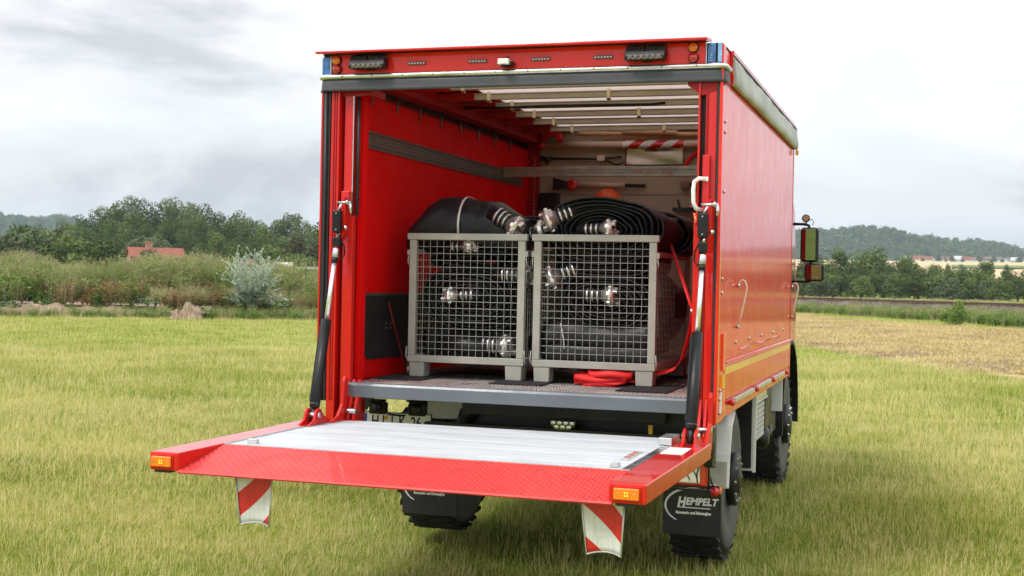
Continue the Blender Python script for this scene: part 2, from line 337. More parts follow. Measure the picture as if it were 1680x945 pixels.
# --- chassis
o = MB().beam((-.42, .45, .62), (-.42, 5.9, .62), .09, .18).beam((.42, .45, .62), (.42, 5.9, .62), .09, .18)
for y in (.9, 2.2, 3.4, 5.2): o.box(-.38, .38, y, y+.08, .55, .69)
o.build('chassis_frame', BLKM, T, .004)
def axle(y, z):
    a = MB().tube([(-.78, y, z), (.78, y, z)], .055, 12).lathe((-.14, y, z), (1, 0, 0), [(0, .06), (.05, .15), (.14, .18), (.23, .15), (.28, .06)], 20)
    for s in (-1, 1): a.tube([(s*.42, y, .48), (s*.42, y, .62)], .07, 10)
    a.build('axle', BLKM, T)
axle(1.38, .355); axle(4.7, .42)
WZ = .42
def wheel(side, y, WZ=.42):
    """side +1 = right of the truck; outer face at |x| = 1.15"""
    c = (side*(.97 if side > 0 or y > 3 else .89), y, WZ); r = .54; w_ = .18
    t = MB().use(TYRES)
    t.lathe(c, (side, 0, 0), [(-w_+.02, .29), (-w_, .34), (-w_-.0, .44), (-w_+.02, .50)], 56)
    t.lathe(c, (side, 0, 0), [(w_-.02, .50), (w_, .44), (w_, .36), (w_-.015, .29)], 56)
    t.use(TYRE).lathe(c, (side, 0, 0), [(-w_+.02, .50), (-w_+.045, .522), (0, .528), (w_-.045, .522), (w_-.02, .50)], 56)
    root = MB().use(STEEL).lathe(c, (side, 0, 0), [(-w_+.03, .285), (-.02, .25), (-.02, .10), (.10, .10)], 40).use(WHITE).lathe(c, (side, 0, 0), [(w_-.02, .295), (w_-.035, .27), (w_-.09, .24), (w_-.10, .12), (w_-.03, .11), (w_-.03, 0.0)], 40)
    root = root.build('wheel', None, T)
    tyre = t.build('tyre', None, root)
    # tread blocks
    tb = MB()
    for k in range(30):
        for s in (-1, 1):
            g = 2*math.pi*(k+(.5 if s > 0 else 0))/30
            rad = Vector((0, math.cos(g), math.sin(g))); tan = Vector((.35*s, -math.sin(g), math.cos(g))).normalized()
            ax = Vector((1, 0, 0)); ax = (ax-tan*ax.dot(tan)).normalized()
            tb.obox(Vector(c)+rad*.527+Vector((s*.087, 0, 0)), ax*.078, tan*.027, rad*(.014 if y > 3 else .009))
            if y > 3: tb.obox(Vector(c)+rad*.510+Vector((s*(.166 if y > 3 else .158), 0, 0)), Vector((s, 0, 0))*(.014 if y > 3 else .008), tan*.026, rad*.020)
    tb.build('tread_block', TYRE, root, kind='stuff')
    # hub with bolts
    MB().lathe(c, (side, 0, 0), [(w_-.05, .175), (w_+.030, .178), (w_+.042, .168), (w_+.036, .11), (w_+.055, .09), (w_+.058, .0)], 36).build('hub', BLKP if y < 3 else BLKM, root)
    nb = MB()
    for k in range(10):
        g = 2*math.pi*k/10; nb.lathe((c[0]+side*(w_+.036), y+math.cos(g)*.145, WZ+math.sin(g)*.145), (side, 0, 0), [(0, .013), (.016, .011)], 6, smooth=False)
    nb.build('wheel_nuts', STEEL, root, kind='stuff')
wheel(1, 1.38, .372); wheel(-1, 1.38, .425); wheel(1, 4.7); wheel(-1, 4.7)

# --- rear mudguards, flaps
for s in (1, -1):
    arc = [(.80, .40), (.83, .60), (.90, .78), (1.02, .86)]
    p = arc+[(y, z-.0) for y, z in reversed([(a+.006, b-.008) for a, b in arc])]
    xi, xo = (.86*s, 1.215*s)
    if s > 0: MB().prism(p, 'x', min(xi, xo), max(xi, xo)).build('mudguard', WHITE, T, .002)
    if s > 0: MB().box(min(.9*s, 1.2*s), max(.9*s, 1.2*s), .795, .80, .40, .56).build('mudguard_tread_plate', ALUD, T)
    MB().box(min(.72*s, 1.215*s), max(.72*s, 1.215*s), 2.05, 2.06, .34, .88).box(min(1.2*s, 1.22*s), max(1.2*s, 1.22*s), 2.045, 2.07, .33, .88).build('mudguard', WHITE, T)
    if s > 0: MB().box(min(.6*s, 1.18*s), max(.6*s, 1.18*s), .95, 2.04, .985, .995).box(min(.72*s, 1.19*s), max(.72*s, 1.19*s), 2.03, 2.045, .36, .9).build('inner_arch', BLKM, T)
def mud_flap(x0, x1, xt):
    f = MB().box(x0, x1, .785, .797, .085, .405).build('mud_flap', BLK, T, .003)
    y = .7835; sc = 1.0
    # swoosh: a tapered elliptical arc
    m = MB(); cx, cz, a, b = x0+.20, .27, .185, .115; pts = []
    for i in range(29):
        g = R(78+i*(232-78)/28); wdt = .0028+.0040*math.sin(math.pi*i/28)**.6
        pts.append((cx+a*math.cos(g), cz+b*math.sin(g), math.cos(g), math.sin(g), wdt))
    bI = len(m.v)
    for px, pz, nx, nz, wd in pts: m.v += [(px+nx*wd, y, pz+nz*wd), (px-nx*wd, y, pz-nz*wd)]
    for i in range(28): m.face((bI+2*i, bI+2*i+1, bI+2*i+3, bI+2*i+2))
    m.build('emblem_arc', LETT, f)
    text('H', .084, (x0+.090, y, .266), (1, 0, .01), (0, 0, 1), LETT, f, 'lettering', .80, .22, .0042)
    text('EMPELT', .062, (x0+.142, y, .280), (1, 0, .01), (0, 0, 1), LETT, f, 'lettering', .95, .22, .0024)
    MB().box(x0+.092, x0+.30, y-.001, y, .258, .264).build('emblem_underline', LETT, f)
    text('Karosserie- und Fahrzeugbau', .0235, (x0+.082, y, .220), (1, 0, .01), (0, 0, 1), LETT, f, 'lettering', .80, 0, .0016)
    return f
mud_flap(.805, 1.172, 0); mud_flap(-.975, -.585, 0)
B('flap_bracket', WHITE, T, .80, 1.14, .778, .790, .409, .418)
mk = MB().lathe((1.135, .772, .375), (0, -1, 0), [(0, .030), (.03, .030), (.04, .022), (.042, 0)], 20).build('side_marker_light', REDL, T)
MB().lathe((1.160, .777, .382), (1, 0, 0), [(0, .026), (.012, .026), (.016, 0)], 16).build('side_marker_lens', ORG, mk)
MB().tube([(1.10, .77, .47), (1.115, .765, .42), (1.13, .77, .40)], .006, 6).build('cable', BLKP, T)

# --- box body -----------------------------------------------------------------
XO = 1.25
# floor slab with grey front edge; tread lugs
fl = B('load_floor', FLOOR, T, -1.04, 1.10, .04, 3.92, .94, 1.012)
lug = MB()
def lug_at(m, c, d, n, ln=.013, wd=.0045, h=.0022):
    d = Vector(d).normalized(); n = Vector(n); s = n.cross(d); b = len(m.v); c = Vector(c)
    m.v += [tuple(c-d*ln), tuple(c+s*wd), tuple(c+d*ln), tuple(c-s*wd), tuple(c+n*h)]
    for i in range(4): m.face((b+i, b+(i+1) % 4, b+4))
for i in range(76):
    for j in range(34):
        if j > 22 and i % 2: continue
        d = (1, .6, 0) if (i+j) % 2 else (1, -.6, 0)
        lug_at(lug, (-1.02+i*.0278, .09+j*.030, 1.0122), d, (0, 0, 1), .015, .0062, .0042)
lug.build('tread_lugs', LUGF, fl, kind='stuff')
MB().prism([(-.012, .928), (.0, .925), (.05, .925), (.05, 1.013), (.012, 1.019), (-.004, 1.013), (-.013, 1.0)], 'x', -1.05, 1.092).build('floor_edge_profile', GREYF, T, .003)

# left wall, its kick plate, lashing rail, recess at top
lw = B('side_wall', RED, T, -XO, -1.235, .02, 4.0, .89, 3.03, bevel=.004)
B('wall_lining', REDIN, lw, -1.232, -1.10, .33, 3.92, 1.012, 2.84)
B('upper_wall_strip', RED2, lw, -1.232, -1.13, .1, 3.92, 2.843, 3.0)
MB().prism([(.36, 1.55), (.36, 1.22), (.385, 1.16), (.44, 1.13), (3.9, 1.13), (3.9, 1.55)], 'x', -1.0965, -1.0925).build('kick_plate', KICK, lw, .001)
B('kick_plate_trim', RAILM, lw, -1.0985, -1.086, .34, 3.9, 1.548, 1.566)
rv = MB()
for (y, z) in ((.72, 1.36), (.72, 1.33), (.80, 1.36), (.80, 1.33)): rv.lathe((-1.0925, y, z), (1, 0, 0), [(0, .006), (.004, .004)], 8)
rv.build('rivets', STEEL, lw, kind='stuff')
rl = B('lashing_rail', RAILM, T, -1.099, -1.094, .31, 3.72, 2.505, 2.612)
sl_ = MB()
for z in (2.522, 2.549, 2.575, 2.598):
    h = .016 if z in (2.522, 2.598) else .006
    for k in range(86): sl_.box(-1.0938, -1.0928, .335+k*.0385, .350+k*.0385, z-h/2, z+h/2)
sl_.build('rail_slots', BLKM, rl, kind='stuff')
MB().beam((-1.0935, .31, 2.612), (-1.0935, 3.72, 2.612), .010, .006).beam((-1.0935, .31, 2.505), (-1.0935, 3.72, 2.505), .010, .006).box(-1.1, -1.08, .30, .315, 2.50, 2.616).build('rail_lip', RAILM, rl)
# longitudinal beam under the roof on the left, dark gap and hooks
B('roof_side_beam', RED2, T, -1.12, -.98, .12, 3.9, 2.90, 2.985, bevel=.004)
B('roof_side_beam_dark_recess', BLKM, T, -1.128, -1.105, .12, 3.9, 2.872, 2.899)  # black strip standing in for the shade of the recess below the beam
for k in range(8):
    y = .42+k*.42
    MB().tube([(-1.108, y, 2.885), (-1.09, y, 2.87), (-1.092, y, 2.80), (-1.098, y, 2.785)], .0075, 6).build('tarp_hook', RAILM, T)
# roof: red margins and the translucent tarp with bows
B('roof_margin', RED, T, -XO, -.70, .035, 4.0, 3.012, 3.03)
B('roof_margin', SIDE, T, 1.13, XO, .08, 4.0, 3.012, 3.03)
B('roof_margin', RED, T, -.695, 1.125, 3.9, 4.0, 3.012, 3.028)
tp = MB()
nx, ny = 28, 56; b0 = 0
for j in range(ny+1):
    for i in range(nx+1):
        x = -.70+1.83*i/nx; y = .0+3.92*j/ny; bow = ((y-.42) % .49)/.49
        tp.v.append((x, y, 3.011-.006*math.sin(math.pi*bow)+.0035*math.sin(x*9+y*5)*math.sin(y*11)))
for j in range(ny):
    for i in range(nx): a = j*(nx+1)+i; tp.face((a, a+1, a+nx+2, a+nx+1), True)
tp.build('roof_tarp', TARP, T)
for k, y in enumerate((.42, .91, 1.40, 1.88, 2.38, 2.86, 3.36)):
    bw = MB().box(-.98, 1.13, y-.02, y+.02, 2.945, 2.982).box(-.98, 1.13, y-.028, y+.028, 2.982, 2.990).build('roof_bow', BOW, T, .003)
    MB().box(-1.0, -.73, y-.0225, y+.0225, 2.938, 2.9815).box(-1.0, -.73, y-.030, y+.030, 2.9815, 2.993).build('bow_bracket_red_reflection', RED2, bw, .003)  # red bracket lengthened to paint the wall's red reflection onto the bow end
    for xx in ((-.66+.02*k,) if k % 2 else (-.66+.02*k, .25)):
        MB().box(xx-.012, xx+.012, y-.031, y-.021, 2.925, 2.998).box(xx-.012, xx+.012, y-.031, y+.01, 2.925, 2.935).build('tarp_clip', CLIP, bw)
for y, x1 in ((.42, .05), (1.88, .55)):
    MB().tube([(-1.0, y-.03, 2.955), (-.7, y-.034, 2.95), (-.3, y-.033, 2.957), (x1-.1, y-.033, 2.952), (x1, y-.028, 2.962)], .009, 7).build('roof_cable', BLKP, T)
# front bulkhead
fw = B('bulkhead', RED, T, -XO, XO, 3.985, 4.02, .89, 3.03)
B('bulkhead_panel', WOODP, fw, -1.0, 1.12, 3.955, 3.98, 1.012, 3.005)
B('corner_post', RED2, fw, -1.10, -1.0, 3.90, 3.98, 1.012, 2.99, bevel=.004)
hs = MB()
for k in range(40): hs.box(-1.04, -1.025, 3.897, 3.899, 1.6+k*.03, 1.615+k*.03)
hs.build('post_slots', STEEL, fw, kind='stuff')
MB().box(-1.0, 1.12, 3.951, 3.9545, 2.445, 2.449).box(.41, .414, 3.951, 3.9545, 2.45, 2.62).build('panel_joint', KICK, fw)
# right side: rear post, tall panel, lower drop side
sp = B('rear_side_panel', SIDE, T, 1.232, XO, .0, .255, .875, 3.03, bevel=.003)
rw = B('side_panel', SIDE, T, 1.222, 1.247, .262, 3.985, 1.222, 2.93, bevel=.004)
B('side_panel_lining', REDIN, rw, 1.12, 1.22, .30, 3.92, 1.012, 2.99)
# pressed dent strip and ledge near the foot of the panel
dn = MB(); n_ = 60
for j in range(n_+1):
    y = .62+2.9*j/n_; e_ = min(1, 6*min(j, n_-j)/n_)
    for zz, xx in ((1.238, 0), (1.256, .007+.004*math.sin(y*7)), (1.275, 0)): dn.v.append((1.2475+xx*e_, y, zz+.006*math.sin(y*5)))
for j in range(n_):
    for q in range(2): a = j*3+q; dn.face((a, a+3, a+4, a+1), True)
dn.build('panel_crease', SIDE, rw)
MB().prism([(1.247, 1.20), (1.262, 1.203), (1.262, 1.212), (1.247, 1.222)], 'y', .28, 3.98).build('ledge', SIDE, rw)
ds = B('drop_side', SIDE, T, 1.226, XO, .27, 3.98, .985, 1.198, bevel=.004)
B('reflective_stripe', YEL, ds, XO+.0008, XO+.0022, .285, 3.96, 1.140, 1.182)
sk = MB().prism([(0.0, .872), (.30, .885), (3.99, .905), (3.99, .98), (0.27, .98), (.27, .90)], 'x', 1.21, 1.246).build('side_skirt', SIDE, T, .003)
for y0, y1 in ((.62, 1.52), (1.70, 2.50), (2.68, 3.42)):
    MB().box(1.247, 1.272, y0, y1, .958, .976).box(1.268, 1.274, y0, y1, .950, .980).build('step_rail', ALU, T, .003)
for y in (.46, 1.61, 2.59, 3.52):
    MB().lathe((1.247, y, .962), (1, 0, 0), [(0, .014), (.016, .014), (.018, .019), (.034, .020), (.042, .014), (.044, 0)], 16).build('latch_knob', REDL, T)
bt = MB()
for y in (.72, 1.35, 2.0, 2.7, 3.45): bt.lathe((1.247, y, 1.315), (1, 0, 0), [(0, .013), (.005, .013), (.009, .006), (.0095, 0)], 10)
bt.build('panel_bolts', STEEL, rw, kind='stuff')
bt = MB()
for z in (2.60, 2.54, 1.70, 1.62, 1.06, 1.01, 2.2, .93): bt.lathe((XO, .10, z), (1, 0, 0), [(0, .011), (.006, .011), (.009, .004), (.0095, 0)], 10)
bt.build('post_bolts', STEEL, sp, kind='stuff')
B('reflective_edge_stripe', YEL, sp, XO+.0008, XO+.002, .012, .030, .99, 1.90)
for z0, z1 in ((1.17, 1.385), (.93, 1.055)):
    MB().box(XO, XO+.012, .155, .235, z0, z1).build('reflector_strip', ORR, sp, .003)
B('white_reflector_strip', PAPER, sp, XO, XO+.008, .105, .150, .93, 1.05)
B('yellow_reflector', YEL, sp, XO, XO+.012, .16, .23, 1.065, 1.15)
for y0 in (.72, 3.98):                  # rope loops hanging like hearts
    lp = MB().lathe((XO, y0, 1.665), (1, 0, 0), [(0, .012), (.02, .012)], 10).build('rope_cleat', STEEL, T); MB().lathe((XO, y0, 1.41), (1, 0, 0), [(0, .010), (.02, .010)], 10).build('rope_cleat', STEEL, T)
    pts = [(XO+.012, y0, 1.665), (XO+.018, y0, 1.690), (XO+.034, y0, 1.700), (XO+.050, y0, 1.690), (XO+.060, y0, 1.660), (XO+.058, y0, 1.63), (XO+.046, y0, 1.57), (XO+.030, y0, 1.49), (XO+.012, y0, 1.41)]
    MB().tube(pts, .0055, 7).build('rope', IVORY, lp)
# rolled side tarp under the roof edge
B('roof_edge_rail', RED, T, 1.247, 1.268, .27, 3.99, 3.006, 3.036, bevel=.003)
tr_ = MB(); seg = 70; prof = [(1.252, 3.006), (1.266, 3.000), (1.274, 2.975), (1.276, 2.945), (1.284, 2.91), (1.288, 2.875), (1.284, 2.845), (1.272, 2.832), (1.252, 2.836)]
for j in range(seg+1):
    y = .262+3.73*j/seg
    for k, (px_, pz_) in enumerate(prof):
        wv = .003*math.sin(y*4+k*.4)+.002*math.sin(y*13+k*.3)+.0012*math.sin(y*41); tr_.v.append((px_+wv*(0 < k < 8), y, pz_+wv*.6*(k > 4)))
n_ = len(prof)
for j in range(seg):
    for k in range(n_-1): a = j*n_+k; tr_.face((a, a+1, a+n_+1, a+n_), True)
tr_.face(range(n_)); tr_.face([seg*n_+k for k in range(n_)][::-1])
tr_.build('rolled_side_tarp', TARPR, T)
MB().prism([(1.2515, 3.03), (1.262, 3.02), (1.268, 2.97), (1.262, 2.93), (1.272, 2.88), (1.268, 2.835), (1.2515, 2.822)], 'y', .250, .261).build('tarp_end_cap', RED, T, .002)
MB().box(1.262, 1.285, 3.985, 4.02, 2.79, 2.83).build('tarp_end_latch', YEL, T)
MB().beam((1.270, .27, 3.003), (1.270, 3.99, 3.003), .006, .008).build('tarp_keder', BLK, T)

# --- rear frame: header ---------------------------------------------------------
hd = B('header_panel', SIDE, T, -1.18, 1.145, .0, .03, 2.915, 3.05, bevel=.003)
MB().prism([(-.110, 3.036), (-.110, 3.050), (.0, 3.064), (.05, 3.066), (.05, 3.050), (-.02, 3.047), (-.09, 3.035)], 'x', -1.245, 1.172).build('roof_lip', RED, T, .002)
B('lamp_filler', BLKM, T, -1.242, -1.181, .004, .06, 3.0385, 3.0475)
B('roof_lip_seal', BLKM, T, -1.23, 1.16, -.012, -.003, 3.039, 3.044)
MB().box(-1.18, 1.18, -.012, .0, 2.905, 2.915).build('header_seam', BLKM, hd)
def ring_path(d, z, r=.06):
    """path round the rear edge with rounded corners, d = how far proud of the body"""
    p = [(-XO-d, .16, z)]
    for k in range(7): g = R(180+15*k); p.append((-XO-d+r+r*math.cos(g), -d+r+r*math.sin(g)-.0, z))
    for k in range(7): g = R(270+15*k); p.append((XO+d-r+r*math.cos(g), -d+r+r*math.sin(g), z))
    p.append((XO+d, .16, z)); return p
def band(name, m, layers, thick=.006):
    q = MB(); outer = [ring_path(d, z) for z, d in layers]; n = len(outer[0]); b = 0
    for row in outer: q.v += row
    inner = [ring_path(d-thick, z) for z, d in layers]
    for row in inner: q.v += row
    Lr = len(layers)
    for j in range(Lr-1):
        for k in range(n-1):
            a = j*n+k; q.face((a, a+1, a+n+1, a+n), True); a += Lr*n; q.face((a, a+n, a+n+1, a+1), True)
    for k in range(n-1):
        q.face((k, k+Lr*n, k+1+Lr*n, k+1)); a = (Lr-1)*n+k; q.face((a, a+1, a+1+Lr*n, a+Lr*n))
    for k in (0, n-1):
        q.face([j*n+k for j in range(Lr)]+[Lr*n+j*n+k for j in range(Lr)][::-1])
    return q.build(name, m, T)
gt = band('gutter_rail', ALU, [(2.922, .012), (2.918, .020), (2.908, .026), (2.895, .024), (2.889, .014)])
gs = MB()
for k in range(12): gs.lathe((-1.1+k*.2, -.026, 2.905), (0, -1, 0), [(0, .005), (.003, .004)], 6)
gs.build('rail_screws', KICK, gt, kind='stuff')
band('rubber_flap', FLAPM, [(2.889, .010), (2.872, .014), (2.85, .015), (2.832, .016), (2.815, .020)])
# beacons at the corners
for s, x0, x1 in ((-1, -1.244, -1.186), (1, 1.152, 1.244)):
    bc = MB().box(min(x0, x1), max(x0, x1), .004, .075, 2.918, 3.038).build('corner_beacon', BLKP, T, .006)
    if s < 0:
        MB().box(-1.236, -1.192, -.004, .003, 2.925, 3.032).build('beacon_lens', BLUE, bc, .002)
        B('beacon_side_lens', BLUEL, bc, -1.252, -1.2445, .005, .07, 2.925, 3.03)
        B('beacon_frame', STEEL, bc, -1.190, -1.184, -.006, .002, 2.92, 3.036)
    else:
        MB().box(1.160, 1.204, -.006, .003, 2.925, 3.034).build('beacon_lens', BLUE, bc, .002)
        MB().box(1.216, 1.240, -.008, .003, 2.925, 3.036).build('beacon_lens', BLUEL, bc, .004)
        B('beacon_frame', STEEL, bc, 1.149, 1.154, -.008, .002, 2.92, 3.034)
        q = MB()
        for k in range(7): q.lathe((1.182, -.007, 2.935+k*.015), (0, -1, 0), [(0, .006), (.003, .004)], 6)
        q.build('beacon_leds', BLUEL, bc, kind='stuff')
for x, z, m in ((-1.146, 3.006, ORG), (-1.144, 2.953, REDL), (1.076, 3.012, ORG), (1.077, 2.954, REDL)):
    rl_ = MB().lathe((x, .0, z), (0, -1, 0), [(0, .031), (.012, .031)], 24).build('round_light_base', BLKP, T)
    MB().lathe((x, -.012, z), (0, -1, 0), [(0, .0275), (.010, .0265), (.018, .018), (.02, 0)], 24).build('round_light', m, rl_)
for xc, zc in ((-.915, 2.984), (.81, 2.982)):
    wl = MB().use(BLKP).prism([(-.012, zc-.040), (-.075, zc-.042), (-.085, zc-.026), (-.074, zc+.010), (-.012, zc+.024)], 'x', xc-.118, xc+.118).build('work_light', BLKP, T, .006)
    q = MB()
    for k in range(21):
        if k == 10: continue
        x = xc-.11+k*.011; q.prism([(-.012, zc+.020), (-.078, zc+.004), (-.060, zc+.036), (-.012, zc+.054)], 'x', x-.0026, x+.0026)
    q.build('cooling_fins', mat('fin_metal', (.07, .07, .075), .45, .3), wl, kind='stuff')
    q = MB().use(LEDW).obox((xc, -.081, zc-.026), (.10, 0, 0), (0, .002, 0), (0, .001, .013))
    for k in range(6): q.lathe((xc-.083+k*.033, -.084, zc-.026), (0, -1, 0), [(0, .013), (.004, .011), (.001, 0)], 12)
    q.build('led_window', None, wl)
    B('light_bracket', BLKM, wl, xc-.03, xc+.03, -.012, .0, zc-.045, zc+.02)
for xc in (-.613, -.221, .173, .552):
    e_ = B('led_strip_light', LEDW, T, xc-.058, xc+.058, -.013, -.001, 2.964, 2.984, bevel=.003)
    q = MB()
    for k in range(6): q.lathe((xc-.046+k*.0185, -.013, 2.974), (0, -1, 0), [(0, .007), (.003, .004)], 8)
    q.build('led_lenses', STEEL, e_, kind='stuff')
rc = MB().box(-.075, -.005, -.075, -.02, 2.94, 2.975).build('rear_camera', WHITE, T, .006)
MB().box(-.055, .010, -.05, -.002, 2.935, 2.960).lathe((-.04, -.07, 2.935), (0, -.3, -1), [(0, .014), (.012, .012), (.013, 0)], 14).build('camera_mount', BLKP, rc, .003)
MB().lathe((-.036, -.004, 2.99), (0, -1, 0), [(0, .008), (.01, .006)], 10).build('camera_cable_gland', BLKP, rc)

# --- rear frame: posts ----------------------------------------------------------
for s in (-1, 1):
    g = lambda a, b: (min(a*s, b*s), max(a*s, b*s))
    # outer rubber seal
    sx = g(1.188, 1.236) if s < 0 else g(1.216, 1.243)
    q = MB().box(*sx, .004, .03, .895, 2.86).build('rubber_seal', BLK, T, .004)
    if s < 0: MB().tube([(-1.214, .0, .9), (-1.216, -.003, 1.6), (-1.213, -.002, 2.2), (-1.216, -.002, 2.84)], .012, 8).build('seal_bead', BLK, q)
    B('seal_carrier', RED, T, *g(1.238, 1.2495), .003, .03, .89, 2.86)
B('corner_column', RED, T, -1.186, -1.130, .012, .20, .70, 2.88, bevel=.003)
q = MB().box(-1.150, -1.146, .006, .012, .9, 2.86).box(-1.165, -1.161, .006, .012, .9, 2.86).build('column_rib', RED2, T)
B('column_gap', BLKM, T, -1.129, -1.112, .10, .20, .90, 2.86)
B('lift_guide_column', RED, T, -1.111, -1.052, .050, .20, .60, 2.86, bevel=.003)
B('guide_strip', STEEL, T, -1.052, -1.046, .045, .06, 2.05, 2.80)
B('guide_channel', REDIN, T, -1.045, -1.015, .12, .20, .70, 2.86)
MB().tube([(-1.03, .08, 2.05), (-1.03, .08, 2.80)], .012, 10).build('lift_ram_rod', KICK, T)
MB().box(-1.108, -1.052, .010, .049, 1.93, 2.20).build('lift_carriage', RED, T, .005)
B('lift_post', REDB, T, -1.056, -1.018, .002, .045, .93, 2.045, bevel=.005)
B('column_flange', RED, T, -1.112, -1.078, .10, .315, 1.012, 2.90, bevel=.003)
B('column_foot', RED, T, -1.06, -1.0, .06, .2, .68, .925, bevel=.003)
bt = MB()
for z in (2.24, 1.95, 1.62, 1.30, 1.08): bt.lathe((-1.078, .21, z-.05), (1, 0, 0), [(0, .007), (.004, .005)], 8)
bt.build('flange_screws', STEEL, T, kind='stuff')
# right column
B('corner_column', RED, T, 1.168, 1.215, .012, .20, .70, 2.88, bevel=.003)
B('column_flange', RED, T, 1.112, 1.122, .0, .3, 1.02, 2.86)
B('guide_channel', BLKM, T, 1.123, 1.150, .06, .2, .9, 2.80)
B('guide_strip', RED2, T, 1.152, 1.166, .012, .2, .9, 2.80)
B('lift_post', REDB, T, 1.103, 1.139, -.03, .0, .93, 2.03, bevel=.005)
MB().box(1.145, 1.185, -.02, .010, 2.08, 2.40).build('lift_carriage', RED, T, .004)
MB().prism([(1.045, 2.84), (1.23, 2.84), (1.23, 2.77), (1.13, 2.74), (1.046, 2.80)], 'y', .01, .022).build('corner_gusset', RED2, T, .002)
MB().prism([(-1.19, 2.84), (-.90, 2.84), (-.94, 2.80), (-1.0, 2.79), (-1.19, 2.79)], 'y', .045, .055).build('corner_gusset', RED2, T, .002)
MB().prism([(-.985, 2.80), (-.955, 2.80), (-.955, 2.84), (-.97, 2.86), (-.995, 2.84)], 'y', .08, .32).build('gusset_lug', RED2, T, .002)
gh = MB().tube([(1.165, -.02, 2.262), (1.13, -.045, 2.264), (1.107, -.055, 2.245), (1.102, -.055, 2.20), (1.104, -.055, 2.13), (1.118, -.05, 2.095), (1.15, -.02, 2.085)], .0125, 12).build('grab_handle', WHITE, T)
B('handle_base', WHITE, gh, 1.155, 1.18, -.03, -.012, 2.25, 2.275, bevel=.003)

# --- tail-lift struts -------------------------------------------------------------
def strut(x, yt, zt, yb, zb, wx):
    top = Vector((x, yt, zt)); bot = Vector((x, yb, zb)); d = (bot-top)
    at = lambda t: top+d*t
    s = MB().tube([at(.53), at(.525), at(.96), at(.965)], [.024, .030, .030, .025], 20).build('lift_cylinder', BLKP, T)
    MB().tube([at(.94), at(.95)], .0325, 20).build('cylinder_collar', KICK, s)
    MB().beam(at(.54)+Vector((-.029, -.008, 0)), at(.93)+Vector((-.029, -.008, 0)), .010, .012).build('cylinder_pipe', BLKP, s)
    MB().tube([at(.96), at(1.03)], .017, 12).build('rod_eye_stem', BLKM, s)
    MB().tube([at(.21), at(.53)], .0140, 16).build('lift_rod', mat('bright_rod', (.90, .91, .93), .28, .8), s)
    MB().tube([at(.155), at(.165), at(.205), at(.21)], [.012, .021, .021, .014], 14).build('rod_fitting', STEEL, s)
    MB().tube([at(.205), at(.235)], .019, 12).build('rod_gland', BLKP, s)
    c = at(.125); MB().obox(c, (.024, 0, 0), (0, .02, 0), (0, 0, .028)).build('valve_block', BLKP, s, .004)
    MB().tube([at(.06), at(.11)], .009, 10).build('upper_rod', CHROME, s)
    c = at(.02)+Vector((-.005, -.03, 0)); pb = MB().obox(c, (.028, 0, 0), (0, .016, 0), (0, 0, .068)).build('sensor_box', BLKP, s, .005)
    q = MB()
    for dz in (-.05, .05): q.lathe(c+Vector((0, -.017, dz)), (0, -1, 0), [(0, .006), (.003, .004)], 8)
    q.build('box_screw', STEEL, s, kind='stuff')
    MB().tube([c+Vector((0, 0, -.07)), c+Vector((.02*wx, .0, -.10)), c+Vector((.045*wx, .01, -.15)), c+Vector((.047*wx, .015, -.20)), c+Vector((.03*wx, .015, -.225)), at(.18)], .005, 7).build('sensor_cable', BLKP, s)
    # hinge plate, bolts and joint at the head
    MB().prism([(x+.012, zt-.14), (x+.034, zt-.10), (x+.040, zt+.05), (x+.034, zt+.13), (x+.020, zt+.12), (x+.006, zt+.02)], 'y', yt-.015, yt+.035).build('head_plate', REDB, T, .005)
    q = MB().tube([(x-.02, yt-.01, zt+.095), (x+.075, yt-.01, zt+.095)], .009, 10).tube([(x+.05, yt-.02, zt+.095), (x+.062, yt-.02, zt+.095)], .018, 8)
    q.tube([(x+.070, yt-.01, zt+.09), (x+.072, yt-.01, zt+.03)], .010, 10).tube([(x+.02, yt-.03, zt+.085), (x-.01, yt-.03, zt+.03)], .007, 8).build('head_joint', STEEL, T)
    MB().lathe((x+.045, yt-.02, zt-.06), (0, -1, 0), [(0, .014), (.012, .013), (.014, 0)], 10).build('head_bolt', STEEL, T)
strut(-1.085, -.04, 2.03, -.36, .84, 1)
strut(1.172, -.06, 2.02, -.38, .84, -1)

